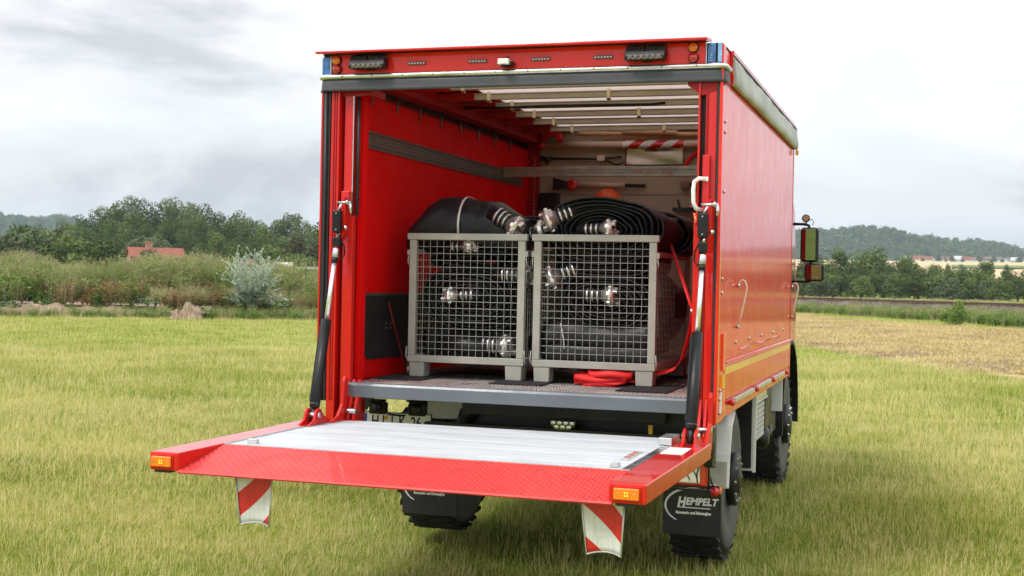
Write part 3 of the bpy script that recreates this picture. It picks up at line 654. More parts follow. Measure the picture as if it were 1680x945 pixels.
# --- lift platform -----------------------------------------------------------------
ZP = .79
PL = MB().box(-1.06, 1.06, -1.40, -.10, .715, .735).build('lift_platform', ALUD, T)
yy = -1.405
npl = 9
for k in range(npl):
    w_ = 1.37/npl
    MB().box(-1.068, 1.062, yy+.003, yy+w_-.003, .737, ZP-.004+(.0006 if k % 2 else 0)).build('deck_plank', DECK, PL, .0015)
    yy += w_
q = MB()
for k in range(npl*5): q.box(-1.06, 1.056, -1.40+k*1.37/(npl*5)+.011, -1.40+k*1.37/(npl*5)+.0128, ZP-.0036, ZP-.0022)
q.build('deck_ribs', DECK, PL, kind='stuff')
for s, x0, x1 in ((-1, -1.235, -1.075), (1, 1.072, 1.240)):
    y1 = -.20 if s > 0 else -.22
    arm = MB().prism([(x0, -1.84), (x1, -1.84), (x1+(.018 if s > 0 else 0), y1), (x0, y1)], 'z', .703, ZP+.003).build('side_arm', RED, PL, .008, seg=3)
    x0l, x1l = (-1.222, -1.105) if s < 0 else (1.092, 1.215)
    if s < 0: pass
    MB().box(x0l-.004, x1l+.004, -1.846, -1.838, .712, .782).build('lamp_frame', REDB, PL, .003)
    am = MB().box(x0l+.004, x1l-.004, -1.858, -1.847, .722, .773).build('marker_lamp', ORG, PL, .005)
    xm = (x0l+x1l)/2; q = MB()
    for dx in (-.008, .004):
        for dz in (-.009, .003): q.box(xm+dx, xm+dx+.005, -1.8605, -1.8585, .748+dz, .753+dz)
    q.build('marker_led', ORGL, am, kind='stuff')
    q = MB()
    for dx in (-.04, .04): q.lathe((xm+dx, -1.858, .7475), (0, -1, 0), [(0, .0045), (.002, .003)], 8)
    q.build('lamp_screw', STEEL, am, kind='stuff')
    MB().box(x0l+.01, x1l-.02, -1.835, -1.70, .692, .702).build('arm_buffer', BLK, PL)
    # clevis that takes the strut
    xs = -1.085 if s < 0 else 1.172
    for dx in (-.032, .032):
        pr = [(-.50, ZP), (-.20, ZP), (-.22, ZP+.02), (-.30, ZP+.05), (-.335, ZP+.088), (-.37, ZP+.095), (-.40, ZP+.08), (-.42, ZP+.03)]
        MB().prism(pr, 'x', xs+dx-.008, xs+dx+.008).build('clevis_plate', REDB, PL, .003)
    MB().tube([(xs-.05, -.365, ZP+.055), (xs+.05, -.365, ZP+.055)], .016, 10).build('clevis_pin', STEEL, PL)
    xq = xs+.055 if s < 0 else 1.225
    # hinge fork between column and arm
    pr = [(-.26, ZP-.01), (-.02, ZP-.06), (-.005, ZP+.14), (-.02, ZP+.24), (-.045, ZP+.27), (-.07, ZP+.24), (-.085, ZP+.10), (-.15, ZP+.03)]
    MB().prism(pr, 'x', xq-.01, xq+.01).build('hinge_arm', REDB, PL, .003)
    pr = [(-.07, ZP-.08), (.04, ZP-.08), (.04, ZP+.24), (.02, ZP+.245), (-.02, ZP+.12), (-.06, ZP+.02)]
    for dx in ((.028, .066) if s < 0 else (-.034, -.068)):
        MB().prism(pr, 'x', xq+dx-.009, xq+dx+.009).build('hinge_fork', RED, PL, .003)
    MB().tube([(xq-.013-(.07 if s > 0 else 0), -.05, ZP+.055), (xq+.082-(.07 if s > 0 else 0), -.05, ZP+.055)], .017, 12).build('hinge_pin', STEEL, PL)
# ramp of red tread plate
ya, za, yb_, zb_ = -1.41, ZP-.002, -1.845, .702
MB().prism([(ya, za), (yb_, zb_+.006), (yb_-.004, zb_-.002), (yb_, zb_-.008), (ya, za-.03)], 'x', -1.074, 1.088).build('ramp', REDT, PL, .001)
MB().prism([(-1.42, ZP-.02), (-1.842, .700), (-1.842, .697), (-1.42, .70)], 'x', -1.0745, -1.0725).build('ramp_side', RED, PL)
q = MB(); d_ = Vector((0, yb_-ya, zb_+.006-za)); Ln = d_.length; d_ = d_.normalized(); nn = Vector((1, 0, 0)).cross(d_); nn = nn if nn.z > 0 else -nn
for i in range(104):
    for j in range(19):
        c = Vector((-1.063+i*.0207, ya, za))+d_*(.013+j*.0232)+nn*.0003
        a = Vector((1, 0, 0))*.8+d_*(.6 if (i+j) % 2 else -.6); lug_at(q, c, a, nn, .0108, .0042, .0044)
q.build('tread_lugs', REDT, PL, kind='stuff')
B('deck_edge_seam', ALUD, PL, -1.07, 1.06, -1.412, -1.406, ZP-.012, ZP+.001)
MB().box(1.062, 1.072, -1.41, -.06, .76, ZP+.002).build('deck_side_strip', STEEL, PL, .001)
MB().box(-1.074, -1.068, -1.41, -.06, .76, ZP+.004).build('deck_side_strip', STEEL, PL, .001)
q = MB()
for k in range(13): q.lathe((1.046, -1.34+k*.075, ZP+.0005), (0, 0, 1), [(0, .006), (.002, .005)], 8)
q.build('strip_rivets', KICK, PL, kind='stuff')
MB().box(1.028, 1.061, -1.40, -.42, ZP-.003, ZP+.0012).build('wear_strip', STEEL, PL, .0005)
MB().box(1.0, 1.075, -.40, -.17, ZP+.003, ZP+.040).build('torsion_box', ALU, PL, .003)
st = MB().box(1.085, 1.20, -.78, -.50, ZP+.0035, ZP+.0045).build('sticker', PAPER, PL)
q = MB()
for k in range(9): q.box(1.095+.0, 1.185-.03*((k*7) % 3)/2, -.765+k*.028, -.757+k*.028, ZP+.0046, ZP+.0050)
q.build('sticker_print', mat('grey_print', (.45, .47, .5), .6), st, kind='stuff')
fh = MB().box(.94, .985, -1.06, -.72, ZP-.003, ZP+.0015).build('foot_switch', ALUD, PL, .001)
for k in range(3): MB().box(.948, .977, -1.0+k*.09, -.955+k*.09, ZP+.0016, ZP+.0035).build('switch_pad', mat('pad_print', (.42, .10, .08), .5), fh)
MB().box(.962, 1.0, -1.335, -1.30, ZP-.003, ZP+.022).box(.955, .963, -1.34, -1.295, ZP-.003, ZP+.012).build('roll_stop', ALUD, PL, .003)
MB().box(-.985, -.93, -1.33, -1.30, ZP-.003, ZP+.022).build('roll_stop', ALUD, PL, .003)
# striped boards hanging under the platform edge
def warn(xc, m, flip):
    q = MB(); n = 12; H = 10
    for k in range(2):
        for j in range(H+1):
            for i in range(n+1):
                u = i/n*2-1; wdt = .100-.022*(j/H); t = j/H
                x = xc+u*wdt+(.010*flip*t); y = -1.76+.034*u*u*-1+.02+(.003*k); z = .712-.243*t-.010*(u*u)*t
                q.v.append((x, y, z))
    W_ = n+1; off = (H+1)*W_
    for j in range(H):
        for i in range(n):
            a = j*W_+i; q.face((a, a+1, a+W_+1, a+W_), True); a += off; q.face((a, a+W_, a+W_+1, a+1), True)
    for j in range(H):
        for i in (0, n): a = j*W_+i; q.face((a, a+W_, a+W_+off, a+off))
    for i in range(n):
        for j in (0, H): a = j*W_+i; q.face((a, a+1, a+1+off, a+off))
    f = q.build('warning_board', m, PL)
    q = MB()
    path = [(xc+(i/n*2-1)*.078+.010*flip, -1.742-.034*(i/n*2-1)**2, .468-.010*(i/n*2-1)**2) for i in range(n+1)]
    q.tube(path, .0042, 6); q.tube([(xc+.100, -1.774, .71), (xc+.078+.010*flip, -1.776, .455)], .0042, 6); q.tube([(xc-.100, -1.774, .71), (xc-.078+.010*flip, -1.776, .458)], .0036, 6)
    q.build('board_edging', KICK if flip < 0 else ALUD, f)
warn(-.70, STRA, 1); warn(1.03, STRB, 1)
# torsion tube and support under the deck
MB().tube([(-1.05, -.14, .745), (1.05, -.14, .745)], .028, 14).build('torsion_tube', RED2, PL)
MB().box(-1.05, -.98, -1.38, -.1, .70, .714).box(.98, 1.05, -1.38, -.1, .70, .714).box(-.05, .05, -1.38, -.1, .70, .714).build('deck_stringer', ALUD, PL)

# --- rear underside -----------------------------------------------------------------
B('underrun_beam', BLKM, T, -.46, .86, .50, .60, .805, .885, bevel=.004)
q = MB()
for i in range(48):
    for j in range(4): lug_at(q, (-.44+i*.027, .4995, .815+j*.017), (1, 0, .7) if (i+j) % 2 else (1, 0, -.7), (0, -1, 0), .008, .003, .002)
q.build('beam_tread', KICK, T, kind='stuff')
B('rear_crossmember', BLKM, T, -.45, 1.10, .62, .70, .50, .93)
B('floor_shadow_plate', BLKM, T, -.45, 1.10, .70, .90, .885, .935)  # black plate added as the shadow under the load floor
B('bumper_plate', BLKM, T, -.70, 1.15, .46, .52, .64, .745)
MB().prism([(-.735, .93), (-.30, .93), (-.42, .83), (-.50, .76), (-.62, .755), (-.735, .755)], 'y', .60, .608).build('tread_plate', ALUD, T)
MB().tube([(-.45, .56, .60), (-.48, .56, .70), (-.45, .56, .80), (-.35, .56, .86), (-.2, .56, .87)], .05, 12).build('air_hose', BLKP, T)
for x in (-.64, -.40, .0): pass
for xc in (-1.08, -.80):
    c = MB().box(xc-.06, xc+.06, .57, .62, .765, .845).box(xc-.048, xc+.048, .56, .625, .845, .862).build('trailer_socket', BLKP, T, .010)
    MB().lathe((xc, .57, .81), (0, -1, 0), [(0, .035), (.012, .033), (.014, 0)], 16).build('socket_cap', BLKM, c)
MB().tube([(-1.05, .6, .77), (-.98, .58, .765), (-.90, .585, .762), (-.85, .6, .775)], .007, 6).build('cable', BLKP, T)
pl = B('licence_plate', mat('plate_white', (.90, .91, .88), .4), T, -1.205, -.705, .585, .592, .660, .775, bevel=.003)
B('plate_band', EUB, pl, -1.20, -1.157, .5835, .5848, .666, .770)
text('H I', .105, (-1.125, .584, .684), (1, 0, 0), (0, 0, 1), INK, pl, 'plate_lettering', .72, 0, .002)
text('L K', .105, (-.985, .584, .684), (1, 0, 0), (0, 0, 1), INK, pl, 'plate_lettering', .68, 0, .002)
text('26', .105, (-.845, .584, .684), (1, 0, 0), (0, 0, 1), INK, pl, 'plate_lettering', .72, 0, .002)
MB().lathe((-1.02, .5848, .744), (0, -1, 0), [(0, .015), (.002, .015)], 20).build('plate_seal', GOLD, pl)
B('licence_plate_holder', BLKP, T, -1.21, -.70, .593, .612, .645, .779)
MB().prism([(-1.235, .93), (-1.06, .93), (-1.14, .86), (-1.19, .78), (-1.235, .77)], 'y', .62, .66).build('side_bracket', BLKM, T)
rf = MB().prism([(.14, .800), (.31, .800), (.30, .765), (.26, .742), (.19, .742), (.15, .765)], 'y', .455, .47).build('reversing_lamp', LEDW, T, .003)
q = MB()
for (x, z) in ((.165, .785), (.205, .785), (.245, .785), (.285, .785), (.185, .760), (.225, .760), (.265, .760)): q.lathe((x, .455, z), (0, -1, 0), [(0, .017), (.004, .014), (.001, 0)], 14)
q.build('lamp_cell', CHROME, rf, kind='stuff')
B('hanging_bracket', YEL, T, .765, .79, .47, .49, .70, .80)
# tail light cluster under the arm, right and left
for s in (1, -1):
    cx = 1.07*s
    tl = MB().box(cx-.11, cx+.105, .20, .32, .485, .70).build('tail_lamp_housing', REDL, T, .012)
    MB().box(cx-.085, cx+.065, .185, .20, .505, .68).build('tail_lamp_lens', mat('clear_lens', (.72, .66, .60), .12, coat=1), tl, .010)
    q = MB()
    for r_ in (.055, .10): q.tube([(cx-.05+r_*math.cos(R(a)), .182, .515+r_*math.sin(R(a))) for a in range(10, 171, 16)], .004, 6)
    q.tube([(cx+.05, .182, .51), (cx+.045, .182, .56), (cx+.055, .182, .60), (cx+.045, .182, .67)], .004, 6).build('lamp_grille', BLKM, tl)
    MB().lathe((cx+.02, .186, .60), (0, -1, 0), [(0, .02), (.008, .014), (.01, 0)], 12).build('indicator_bulb', ORG, tl)
    MB().lathe((cx-.02, .184, .585), (0, -1, 0), [(0, .012), (.006, .01), (.007, 0)], 10).build('lamp_knob', STEEL, tl)
    MB().tube([(cx-.13, .19, .47), (cx+.13, .19, .47)], .008, 8).tube([(cx+.115, .19, .47), (cx+.115, .19, .71)], .007, 8).build('lamp_guard', BLKM, T)
# dark plastic bracket beside the right column
MB().prism([(.08, .62), (.20, .60), (.22, .66), (.22, .84), (.12, .84), (.08, .78)], 'x', 1.17, 1.222).build('corner_bracket', BLKP, T, .008)
MB().box(1.222, 1.226, .11, .19, .66, .76).build('bracket_inset', KICK, T, .004)
MB().prism([(.0, .86), (.10, .86), (.18, .90), (.02, .93)], 'x', 1.17, 1.225).build('corner_foot', RED2, T, .003)
# --- along the right flank
tb = B('tool_locker', ALUD, T, .80, 1.165, 2.14, 2.90, .50, .80, bevel=.006)
for k in range(7):
    B('locker_slat', ALUD, tb, 1.165, 1.178, 2.16, 2.88, .515+k*.038, .547+k*.038, bevel=.004)
MB().box(1.10, 1.19, 2.12, 2.92, .81, .87).box(1.185, 1.20, 2.12, 2.92, .80, .82).build('locker_lid', ALU, tb, .008)
q = MB().box(.80, 1.17, 3.0, 3.45, .52, .85).build('battery_box', BLKP, T, .03, seg=3)
MB().lathe((1.05, 3.20, .46), (1, 0, 0), [(0, .09), (.10, .10), (.13, .06), (.13, 0)], 20).tube([(.9, 3.5, .52), (1.15, 3.5, .50), (1.16, 3.35, .44)], .03, 10).build('air_tank', BLKM, T)
B('orange_cap', ORG, T, 1.12, 1.18, 3.30, 3.38, .855, .90)
MB().box(.95, 1.20, 3.94, 3.955, .60, .93).build('front_mud_plate', WHITE, T, .004)
B('cab_step_bracket', BLKM, T, .70, 1.15, 3.5, 3.93, .45, .60)
# --- cab
cb = MB().prism([(4.08, .95), (5.55, .95), (6.0, 1.05), (6.06, 1.55), (5.72, 2.42), (5.55, 2.52), (4.12, 2.52), (4.08, 2.45)], 'x', -1.10, 1.10).build('cab', RED, T, .04, seg=3)
MB().prism([(5.64, 2.36), (5.99, 1.60), (6.04, 1.60), (5.69, 2.38)], 'x', -1.0, 1.0).build('windscreen', GLASS, cb)
for s in (1, -1):
    MB().prism([(4.55, 1.62), (5.75, 1.62), (5.50, 2.30), (4.55, 2.30)], 'x', min(1.101*s, 1.106*s), max(1.101*s, 1.106*s)).build('door_window', GLASS, cb)
    MB().box(min(1.101*s, 1.125*s), max(1.101*s, 1.125*s), 4.6, 4.75, 1.45, 1.48).build('door_handle', BLKP, cb, .004)
    arc = [(4.7+.68*math.cos(R(a)), .44+.74*math.sin(R(a))) for a in range(-5, 186, 10)]; arc2 = [(4.7+.65*math.cos(R(a)), .44+.71*math.sin(R(a))) for a in range(185, -6, -10)]
    MB().prism(arc+arc2, 'x', min(.80*s, 1.20*s), max(.80*s, 1.20*s)).build('front_mudguard', BLKP, T, .004)
    MB().box(min(.7*s, 1.1*s), max(.7*s, 1.1*s), 4.09, 4.12, .90, 1.6).build('cab_rear_skirt', RED, T)
B('front_bumper', WHITE, T, -1.12, 1.12, 5.95, 6.15, .50, .85, bevel=.02)
# mirrors (right and left)
for s in (1, -1):
    ma = MB().tube([(1.02*s, 5.3, 2.262), (1.22*s, 5.3, 2.262), (1.27*s, 5.3, 2.25), (1.285*s, 5.3, 2.2)], .014, 10).tube([(1.02*s, 5.3, 1.712), (1.28*s, 5.3, 1.716), (1.32*s, 5.3, 1.74)], .013, 10).tube([(1.29*s, 5.31, 1.93), (1.30*s, 5.31, 1.86)], .014, 8).build('mirror_arm', BLKP, T)
    for zc, h, x0, x1 in ((2.066, .165, 1.196, 1.366), (1.805, .086, 1.238, 1.424)):
        xc = (x0+x1)/2*s; hw = (x1-x0)/2
        hs_ = MB().box(xc-hw, xc+hw, 5.265, 5.34, zc-h, zc+h).build('mirror_housing', BLKP, T, .035, seg=5)
        mg = MB().obox(((x0+x1)/2*s-.005*s, 5.2545, zc), (hw-.021, .0*s+(hw-.021)*(.046*s if h > .1 else .02*s), 0), (0, .0015, 0), (0, -.032*(h-.018), h-.018)).build('mirror_glass', MIRR, hs_, .001)
    lp = MB().lathe((1.245*s, 5.31, 2.315), (0, -1, 0), [(0, .028), (.012, .036), (.045, .038), (.046, .030)], 24).tube([(1.245*s, 5.3, 2.262), (1.245*s, 5.3, 2.29)], .008, 8).build('mirror_lamp', BLKM, T)
    q = MB()
    for k in range(6): a = R(60*k); q.lathe((1.245*s+.019*math.cos(a), 5.266, 2.315+.019*math.sin(a)), (0, -1, 0), [(0, .010), (.005, .007)], 8)
    q.lathe((1.245*s, 5.266, 2.315), (0, -1, 0), [(0, .010), (.005, .007)], 8).build('lamp_leds', mat('warm_led', (.55, .35, .18), .3, .5), lp)
    MB().tube([(1.275*s, 5.3, 2.30), (1.30*s, 5.3, 2.31), (1.315*s, 5.3, 2.28), (1.30*s, 5.3, 2.25)], .0035, 6).build('lamp_cable', BLKP, lp)

exec_parts = True
# ================================================================== TOOLS ON THE BULKHEAD, LOAD BAR
YB = 3.95
o = MB().prism([(3.16, 2.545), (3.20, 2.545), (3.20, 2.628), (3.16, 2.628)], 'x', -1.09, 1.11).prism([(3.152, 2.60), (3.16, 2.60), (3.16, 2.628), (3.152, 2.628)], 'x', -1.09, 1.11).prism([(3.152, 2.545), (3.16, 2.545), (3.16, 2.562), (3.152, 2.562)], 'x', -1.09, 1.11).prism([(3.154, 2.578), (3.16, 2.578), (3.16, 2.584), (3.154, 2.584)], 'x', -1.09, 1.11)
ROOT = thing('load_bar', (0, 3.18, 2.545), 'long grooved aluminium load bar spanning the box above the crates', 'load bar')
o.build('bar_profile', mat('dull_bar_aluminium', (.42, .40, .385), .38, .75, noise=(14, .2)), ROOT, .002)
q = MB()
for dx, ww in ((.0, .10), (.13, .05), (.2, .02), (.26, .08)): q.box(.02+dx, .02+dx+ww, 3.1505, 3.1515, 2.572, 2.592)
q.build('bar_label', mat('bar_print', (.45, .25, .22), .5), ROOT, kind='stuff')
for i, (x0, z0, x1, z1, y, rad, lb) in enumerate((
        (-.62, 2.985, .88, 2.952, 3.86, .020, 'pale wooden tool handle lying lowest across the top of the bulkhead'),
        (-.40, 2.935, 1.05, 2.975, 3.90, .020, 'wooden tool handle slanting up to the right behind the others'),
        (-.22, 2.990, .27, 2.975, 3.82, .022, 'short wooden handle on top, nearest the roof bows'))):
    r_ = thing('tool_handle', ((x0+x1)/2, y, z0), lb, 'tool handle', 'wooden handles on the bulkhead')
    MB().tube([(x0, y, z0), (x1, y, z1)], [rad, rad*.9], 12).build('shaft', WOODH, r_)
    MB().tube([(x0-.004, y, z0), (x0+.001, y, z0)], [rad*.6, rad*1.02], 12).build('shaft_end', WOODH, r_)
r_ = thing('pipe', (0, YB-.06, 2.88), 'cream coloured pipe lying across the bulkhead with a red and white striped sleeve', 'pipe')
MB().tube([(-.93, YB-.07, 2.885), (1.08, YB-.07, 2.885)], .032, 16).build('pipe_body', mat('cream_pipe', (.62, .50, .40), .5), r_)
q = MB().use(PAPER)
q = MB(); n = 72
for k in range(n+1):
    xx = -.22+.54*k/n
    for a in range(17):
        g = 2*math.pi*a/16; q.v.append((xx, YB-.07+.037*math.cos(g), 2.885+.037*math.sin(g)))
q.use(PAPER); q.use(REDL)
for k in range(n):
    for a in range(16):
        q.cur = 0 if ((k+a*2.2) % 26) > 13 else 1
        i0 = k*17+a; q.face((i0, i0+1, i0+18, i0+17), True)
q.build('striped_sleeve', None, r_)
MB().tube([(-1.0, YB-.07, 2.885), (-.93, YB-.07, 2.885)], .042, 14).build('pipe_cap', REDL, r_)
tag(MB().tube([(-.95, YB-.10, 2.93), (-.90, YB-.12, 2.985), (-.80, YB-.12, 2.98), (-.78, YB-.10, 2.92)], .035, 10).build('folded_strap', STRAP, None, org=None), 'dark red folded strap hanging in the top left corner of the bulkhead', 'strap')
r_ = thing('metal_sheet', (.05, YB-.02, 2.70), 'shiny crumpled aluminium sheet fixed flat to the bulkhead', 'metal sheet')
q = MB(); nx, nz = 28, 10
for j in range(nz+1):
    for i in range(nx+1):
        x = -.21+.52*i/nx; z = 2.70+.165*j/nz; q.v.append((x, YB-.022-.004*math.sin(x*11+z*9)*math.sin(z*34+1)*1.6, z))
for j in range(nz):
    for i in range(nx): a = j*(nx+1)+i; q.face((a, a+1, a+nx+2, a+nx+1), True)
so = q.build('sheet', mat('bright_sheet', (.62, .56, .52), .36, 1), r_); so.modifiers.new('solid', 'SOLIDIFY').thickness = .002
B('name_tag', mat('tag_print', (.35, .2, .17), .6), r_, -.03, .07, YB-.036, YB-.034, 2.825, 2.845)
tag(MB().tube([(.32, YB-.03, 2.62), (.33, YB-.03, 2.70), (.37, YB-.03, 2.77), (.44, YB-.03, 2.82), (.56, YB-.03, 2.83), (.72, YB-.03, 2.80), (.80, YB-.03, 2.70), (.80, YB-.03, 2.6)], .018, 10).build('air_line', STRAP, None), 'dull red air line curving down beside the aluminium sheet', 'hose')
r_ = thing('tongs', (-.6, YB-.03, 2.74), 'long dark tongs hung level on the bulkhead left of the aluminium sheet', 'tongs')
MB().tube([(-.97, YB-.03, 2.772), (-.45, YB-.03, 2.765), (-.24, YB-.03, 2.78)], .010, 8).tube([(-.44, YB-.04, 2.755), (-.36, YB-.04, 2.745), (-.30, YB-.04, 2.715), (-.25, YB-.04, 2.715), (-.22, YB-.04, 2.74)], .009, 8).build('shank', KICK, r_)
B('holder', IVORY, r_, -.46, -.39, YB-.055, YB-.001, 2.745, 2.795, bevel=.004)
MB().tube([(-.99, YB-.03, 2.78), (-.93, YB-.03, 2.76), (-.88, YB-.03, 2.78)], .022, 8).tube([(-.93, YB-.03, 2.76), (-.93, YB-.03, 2.72)], .015, 8).build('jaws', KICK, r_)
r_ = thing('bolt_cutter', (-.4, YB-.04, 2.50), 'bolt cutter with red joint and black grip hung below the load bar', 'bolt cutter')
MB().tube([(-.64, YB-.04, 2.532), (-.20, YB-.04, 2.528)], .024, 12).build('handle_tube', mat('pale_tube', (.55, .42, .34), .5), r_)
MB().tube([(-.20, YB-.04, 2.528), (-.02, YB-.04, 2.524)], .017, 12).build('grip', BLK, r_)
MB().prism([(-.86, 2.60), (-.72, 2.56), (-.68, 2.53), (-.72, 2.50), (-.86, 2.49)], 'y', YB-.06, YB-.03).build('blades', BLKM, r_, .003)
MB().lathe((-.68, YB-.03, 2.53), (0, -1, 0), [(0, .05), (.03, .05), (.035, .03), (.036, 0)], 14).build('joint', REDL, r_)
r_ = thing('mallet', (.36, YB-.03, 2.48), 'small mallet hung on the right of the bulkhead', 'mallet')
B('head', mat('mallet_head', (.22, .12, .09), .6), r_, .295, .375, YB-.07, YB-.01, 2.50, 2.56, bevel=.006)
MB().tube([(.375, YB-.04, 2.532), (.66, YB-.04, 2.53)], .012, 10).build('handle', BLK, r_)
tag(MB().box(-.965, -.80, YB-.14, YB-.002, 2.30, 2.458).build('control_box', BLKP, None, .01), 'black plastic box on the left of the bulkhead behind the hoses', 'box')
r_ = thing('helmet', (-.34, YB-.13, 2.36), 'orange safety helmet on the bulkhead, half hidden behind the coiled hose', 'helmet')
MB().lathe((-.34, YB-.13, 2.37), (0, 0, 1), [(0, .125), (.03, .122), (.07, .105), (.10, .07), (.118, .03), (.12, 0)], 24).build('shell', ORGH, r_)
MB().lathe((-.34, YB-.13, 2.365), (0, 0, 1), [(0, .14), (.006, .145), (.008, .12)], 24).build('brim', ORGH, r_)
sh = tag(MB().box(.24, .56, YB-.12, YB-.002, 2.30, 2.312).box(.24, .56, YB-.12, YB-.112, 2.312, 2.33).build('small_shelf', BLKM, None), 'narrow black shelf low on the right of the bulkhead', 'shelf')
r_ = thing('wrench', (.40, YB-.07, 2.31), 'small red tool standing on the narrow black shelf', 'tool')
MB().prism([(.37, 2.313), (.47, 2.313), (.455, 2.36), (.43, 2.40), (.40, 2.385), (.38, 2.35)], 'y', YB-.09, YB-.05).build('body', REDL, r_, .006)
MB().tube([(.30, YB-.07, 2.314), (.275, YB-.07, 2.40)], .010, 8).build('pin', BLKM, r_)

# ================================================================== CRATES
ZF = 1.0125; MATT = .012
def crate(x0, label):
    r_ = thing('wire_crate', (x0+.4, 1.2, ZF+MATT), label, 'crate', 'grey mesh crates on the load floor')
    x1 = x0+.80; y0, y1 = .60, 1.80; zb = ZF+MATT+.095; zt = 1.965; zs = 1.865
    # feet
    for fx0, fx1 in ((x0+.012, x0+.118), (x1-.125, x1-.012)):
        for fy in (y0+.005, y1-.125):
            MB().prism([(fx0+.004, ZF+MATT), (fx1-.004, ZF+MATT), (fx1, zb), (fx0, zb)], 'y', fy, fy+.115).build('foot', GREY, r_, .004)
    # base frame, floor tray
    MB().box(x0, x1, y0, y0+.04, zb, zb+.045).build('front_base_rail', GREY, r_, .003)
    MB().box(x0, x1, y1-.04, y1, zb, zb+.045).build('rear_base_rail', GREY, r_, .003)
    for s in (0, 1):
        xx = x0 if s == 0 else x1-.04
        MB().box(xx, xx+.04, y0+.041, y1-.041, zb, zb+.045).build('side_base_rail', GREY, r_, .003)
    MB().box(x0+.02, x1-.02, y0+.02, y1-.02, zb+.004, zb+.012).build('base_tray', GREY, r_)
    # front gate: posts and top rail stand higher than the sides
    fr = MB().box(x0-.012, x1+.012, y0-.006, y0+.036, zt-.042, zt).build('top_rail', GREY, r_, .003)
    for s in (0, 1):
        xx = x0+.002 if s == 0 else x1-.050
        MB().box(xx, xx+.048, y0, y0+.034, zb+.046, zt-.043).build('front_post', GREY, r_, .003)
        xx = x0+.002 if s == 0 else x1-.038
        MB().box(xx, xx+.036, y1-.036, y1, zb+.046, zs).build('rear_post', GREY, r_, .003)
        xx = x0+.004 if s == 0 else x1-.028
        MB().box(xx, xx+.024, y0+.035, y1-.037, zs-.032, zs).build('side_top_rail', GREY, r_, .003)
        lx = x0-.014 if s == 0 else x1-.006
        MB().box(lx, lx+.020, y0+.002, y0+.03, zs-.045, zs-.010).tube([(lx+.010, y0+.0, zs-.05), (lx+.010+(.008 if s else -.002), y0-.004, zs-.085), (lx+.010, y0+.004, zs-.105)], .004, 6).build('gate_hook', GREY, r_)
        MB().tube([(lx+.010, y0-.004, zb+.10), (lx+.010+(.006 if s else -.004), y0-.006, zb+.04), (lx+.016, y0-.004, zb+.01)], .004, 6).build('gate_pin', GREY, r_)
    MB().box(x0+.03, x1-.03, y1-.03, y1-.004, zs-.032, zs).build('rear_top_rail', GREY, r_, .003)
    # wire mesh of front, back and sides
    wr = .0017
    def wires(name, horiz, vert):
        q = MB()
        for a, b in horiz+vert: q.tube([a, b], wr, 5, cap=False, smooth=False)
        q.build(name, GREY, r_, kind='stuff')
    xa, xb_, za, zc = x0+.048, x1-.048, zb+.045, zt-.042
    hz = [((xa, y0+.020, za+(zc-za)*k/17), (xb_, y0+.020, za+(zc-za)*k/17)) for k in range(1, 18)]
    vt = [((xa+(xb_-xa)*k/15, y0+.016, za), (xa+(xb_-xa)*k/15, y0+.016, zc)) for k in range(1, 15)]
    wires('front_mesh', hz, vt)
    hz = [((xa, y1-.020, za+(zs-za)*k/16), (xb_, y1-.020, za+(zs-za)*k/16)) for k in range(1, 16)]
    vt = [((xa+(xb_-xa)*k/15, y1-.016, za), (xa+(xb_-xa)*k/15, y1-.016, zs-.03)) for k in range(1, 15)]
    wires('rear_mesh', hz, vt)
    for s in (0, 1):
        xx = x0+.016 if s == 0 else x1-.016
        hz = [((xx, y0+.034, za+(zs-.03-za)*k/16), (xx, y1-.036, za+(zs-.03-za)*k/16)) for k in range(1, 16)]
        vt = [((xx, y0+.034+1.13*k/24, za), (xx, y0+.034+1.13*k/24, zs-.03)) for k in range(1, 24)]
        wires('side_mesh', hz, vt)
    return r_
crate(-.885, 'left grey wire mesh crate beside the red wall, white banded hose on top')
crate(-.030, 'right of the two grey wire mesh crates, red strap heaped under it')
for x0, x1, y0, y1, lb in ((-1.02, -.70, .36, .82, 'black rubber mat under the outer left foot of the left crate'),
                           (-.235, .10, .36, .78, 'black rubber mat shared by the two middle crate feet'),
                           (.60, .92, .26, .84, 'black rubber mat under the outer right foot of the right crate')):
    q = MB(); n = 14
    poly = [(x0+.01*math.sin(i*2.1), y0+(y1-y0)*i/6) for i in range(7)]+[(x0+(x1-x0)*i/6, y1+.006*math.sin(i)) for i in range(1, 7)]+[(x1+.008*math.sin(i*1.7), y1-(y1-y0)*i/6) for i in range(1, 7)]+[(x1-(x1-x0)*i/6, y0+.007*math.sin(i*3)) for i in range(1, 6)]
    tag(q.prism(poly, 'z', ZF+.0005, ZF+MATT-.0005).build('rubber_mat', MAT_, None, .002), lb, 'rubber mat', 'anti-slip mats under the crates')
tag(MB().prism([(.60, 1.62), (.92, 1.60), (.90, 1.9), (.62, 1.9)], 'z', ZF+.0005, ZF+MATT-.0005).build('rubber_mat', MAT_, None), 'black rubber mat under the rear right foot of the right crate', 'rubber mat', 'anti-slip mats under the crates')

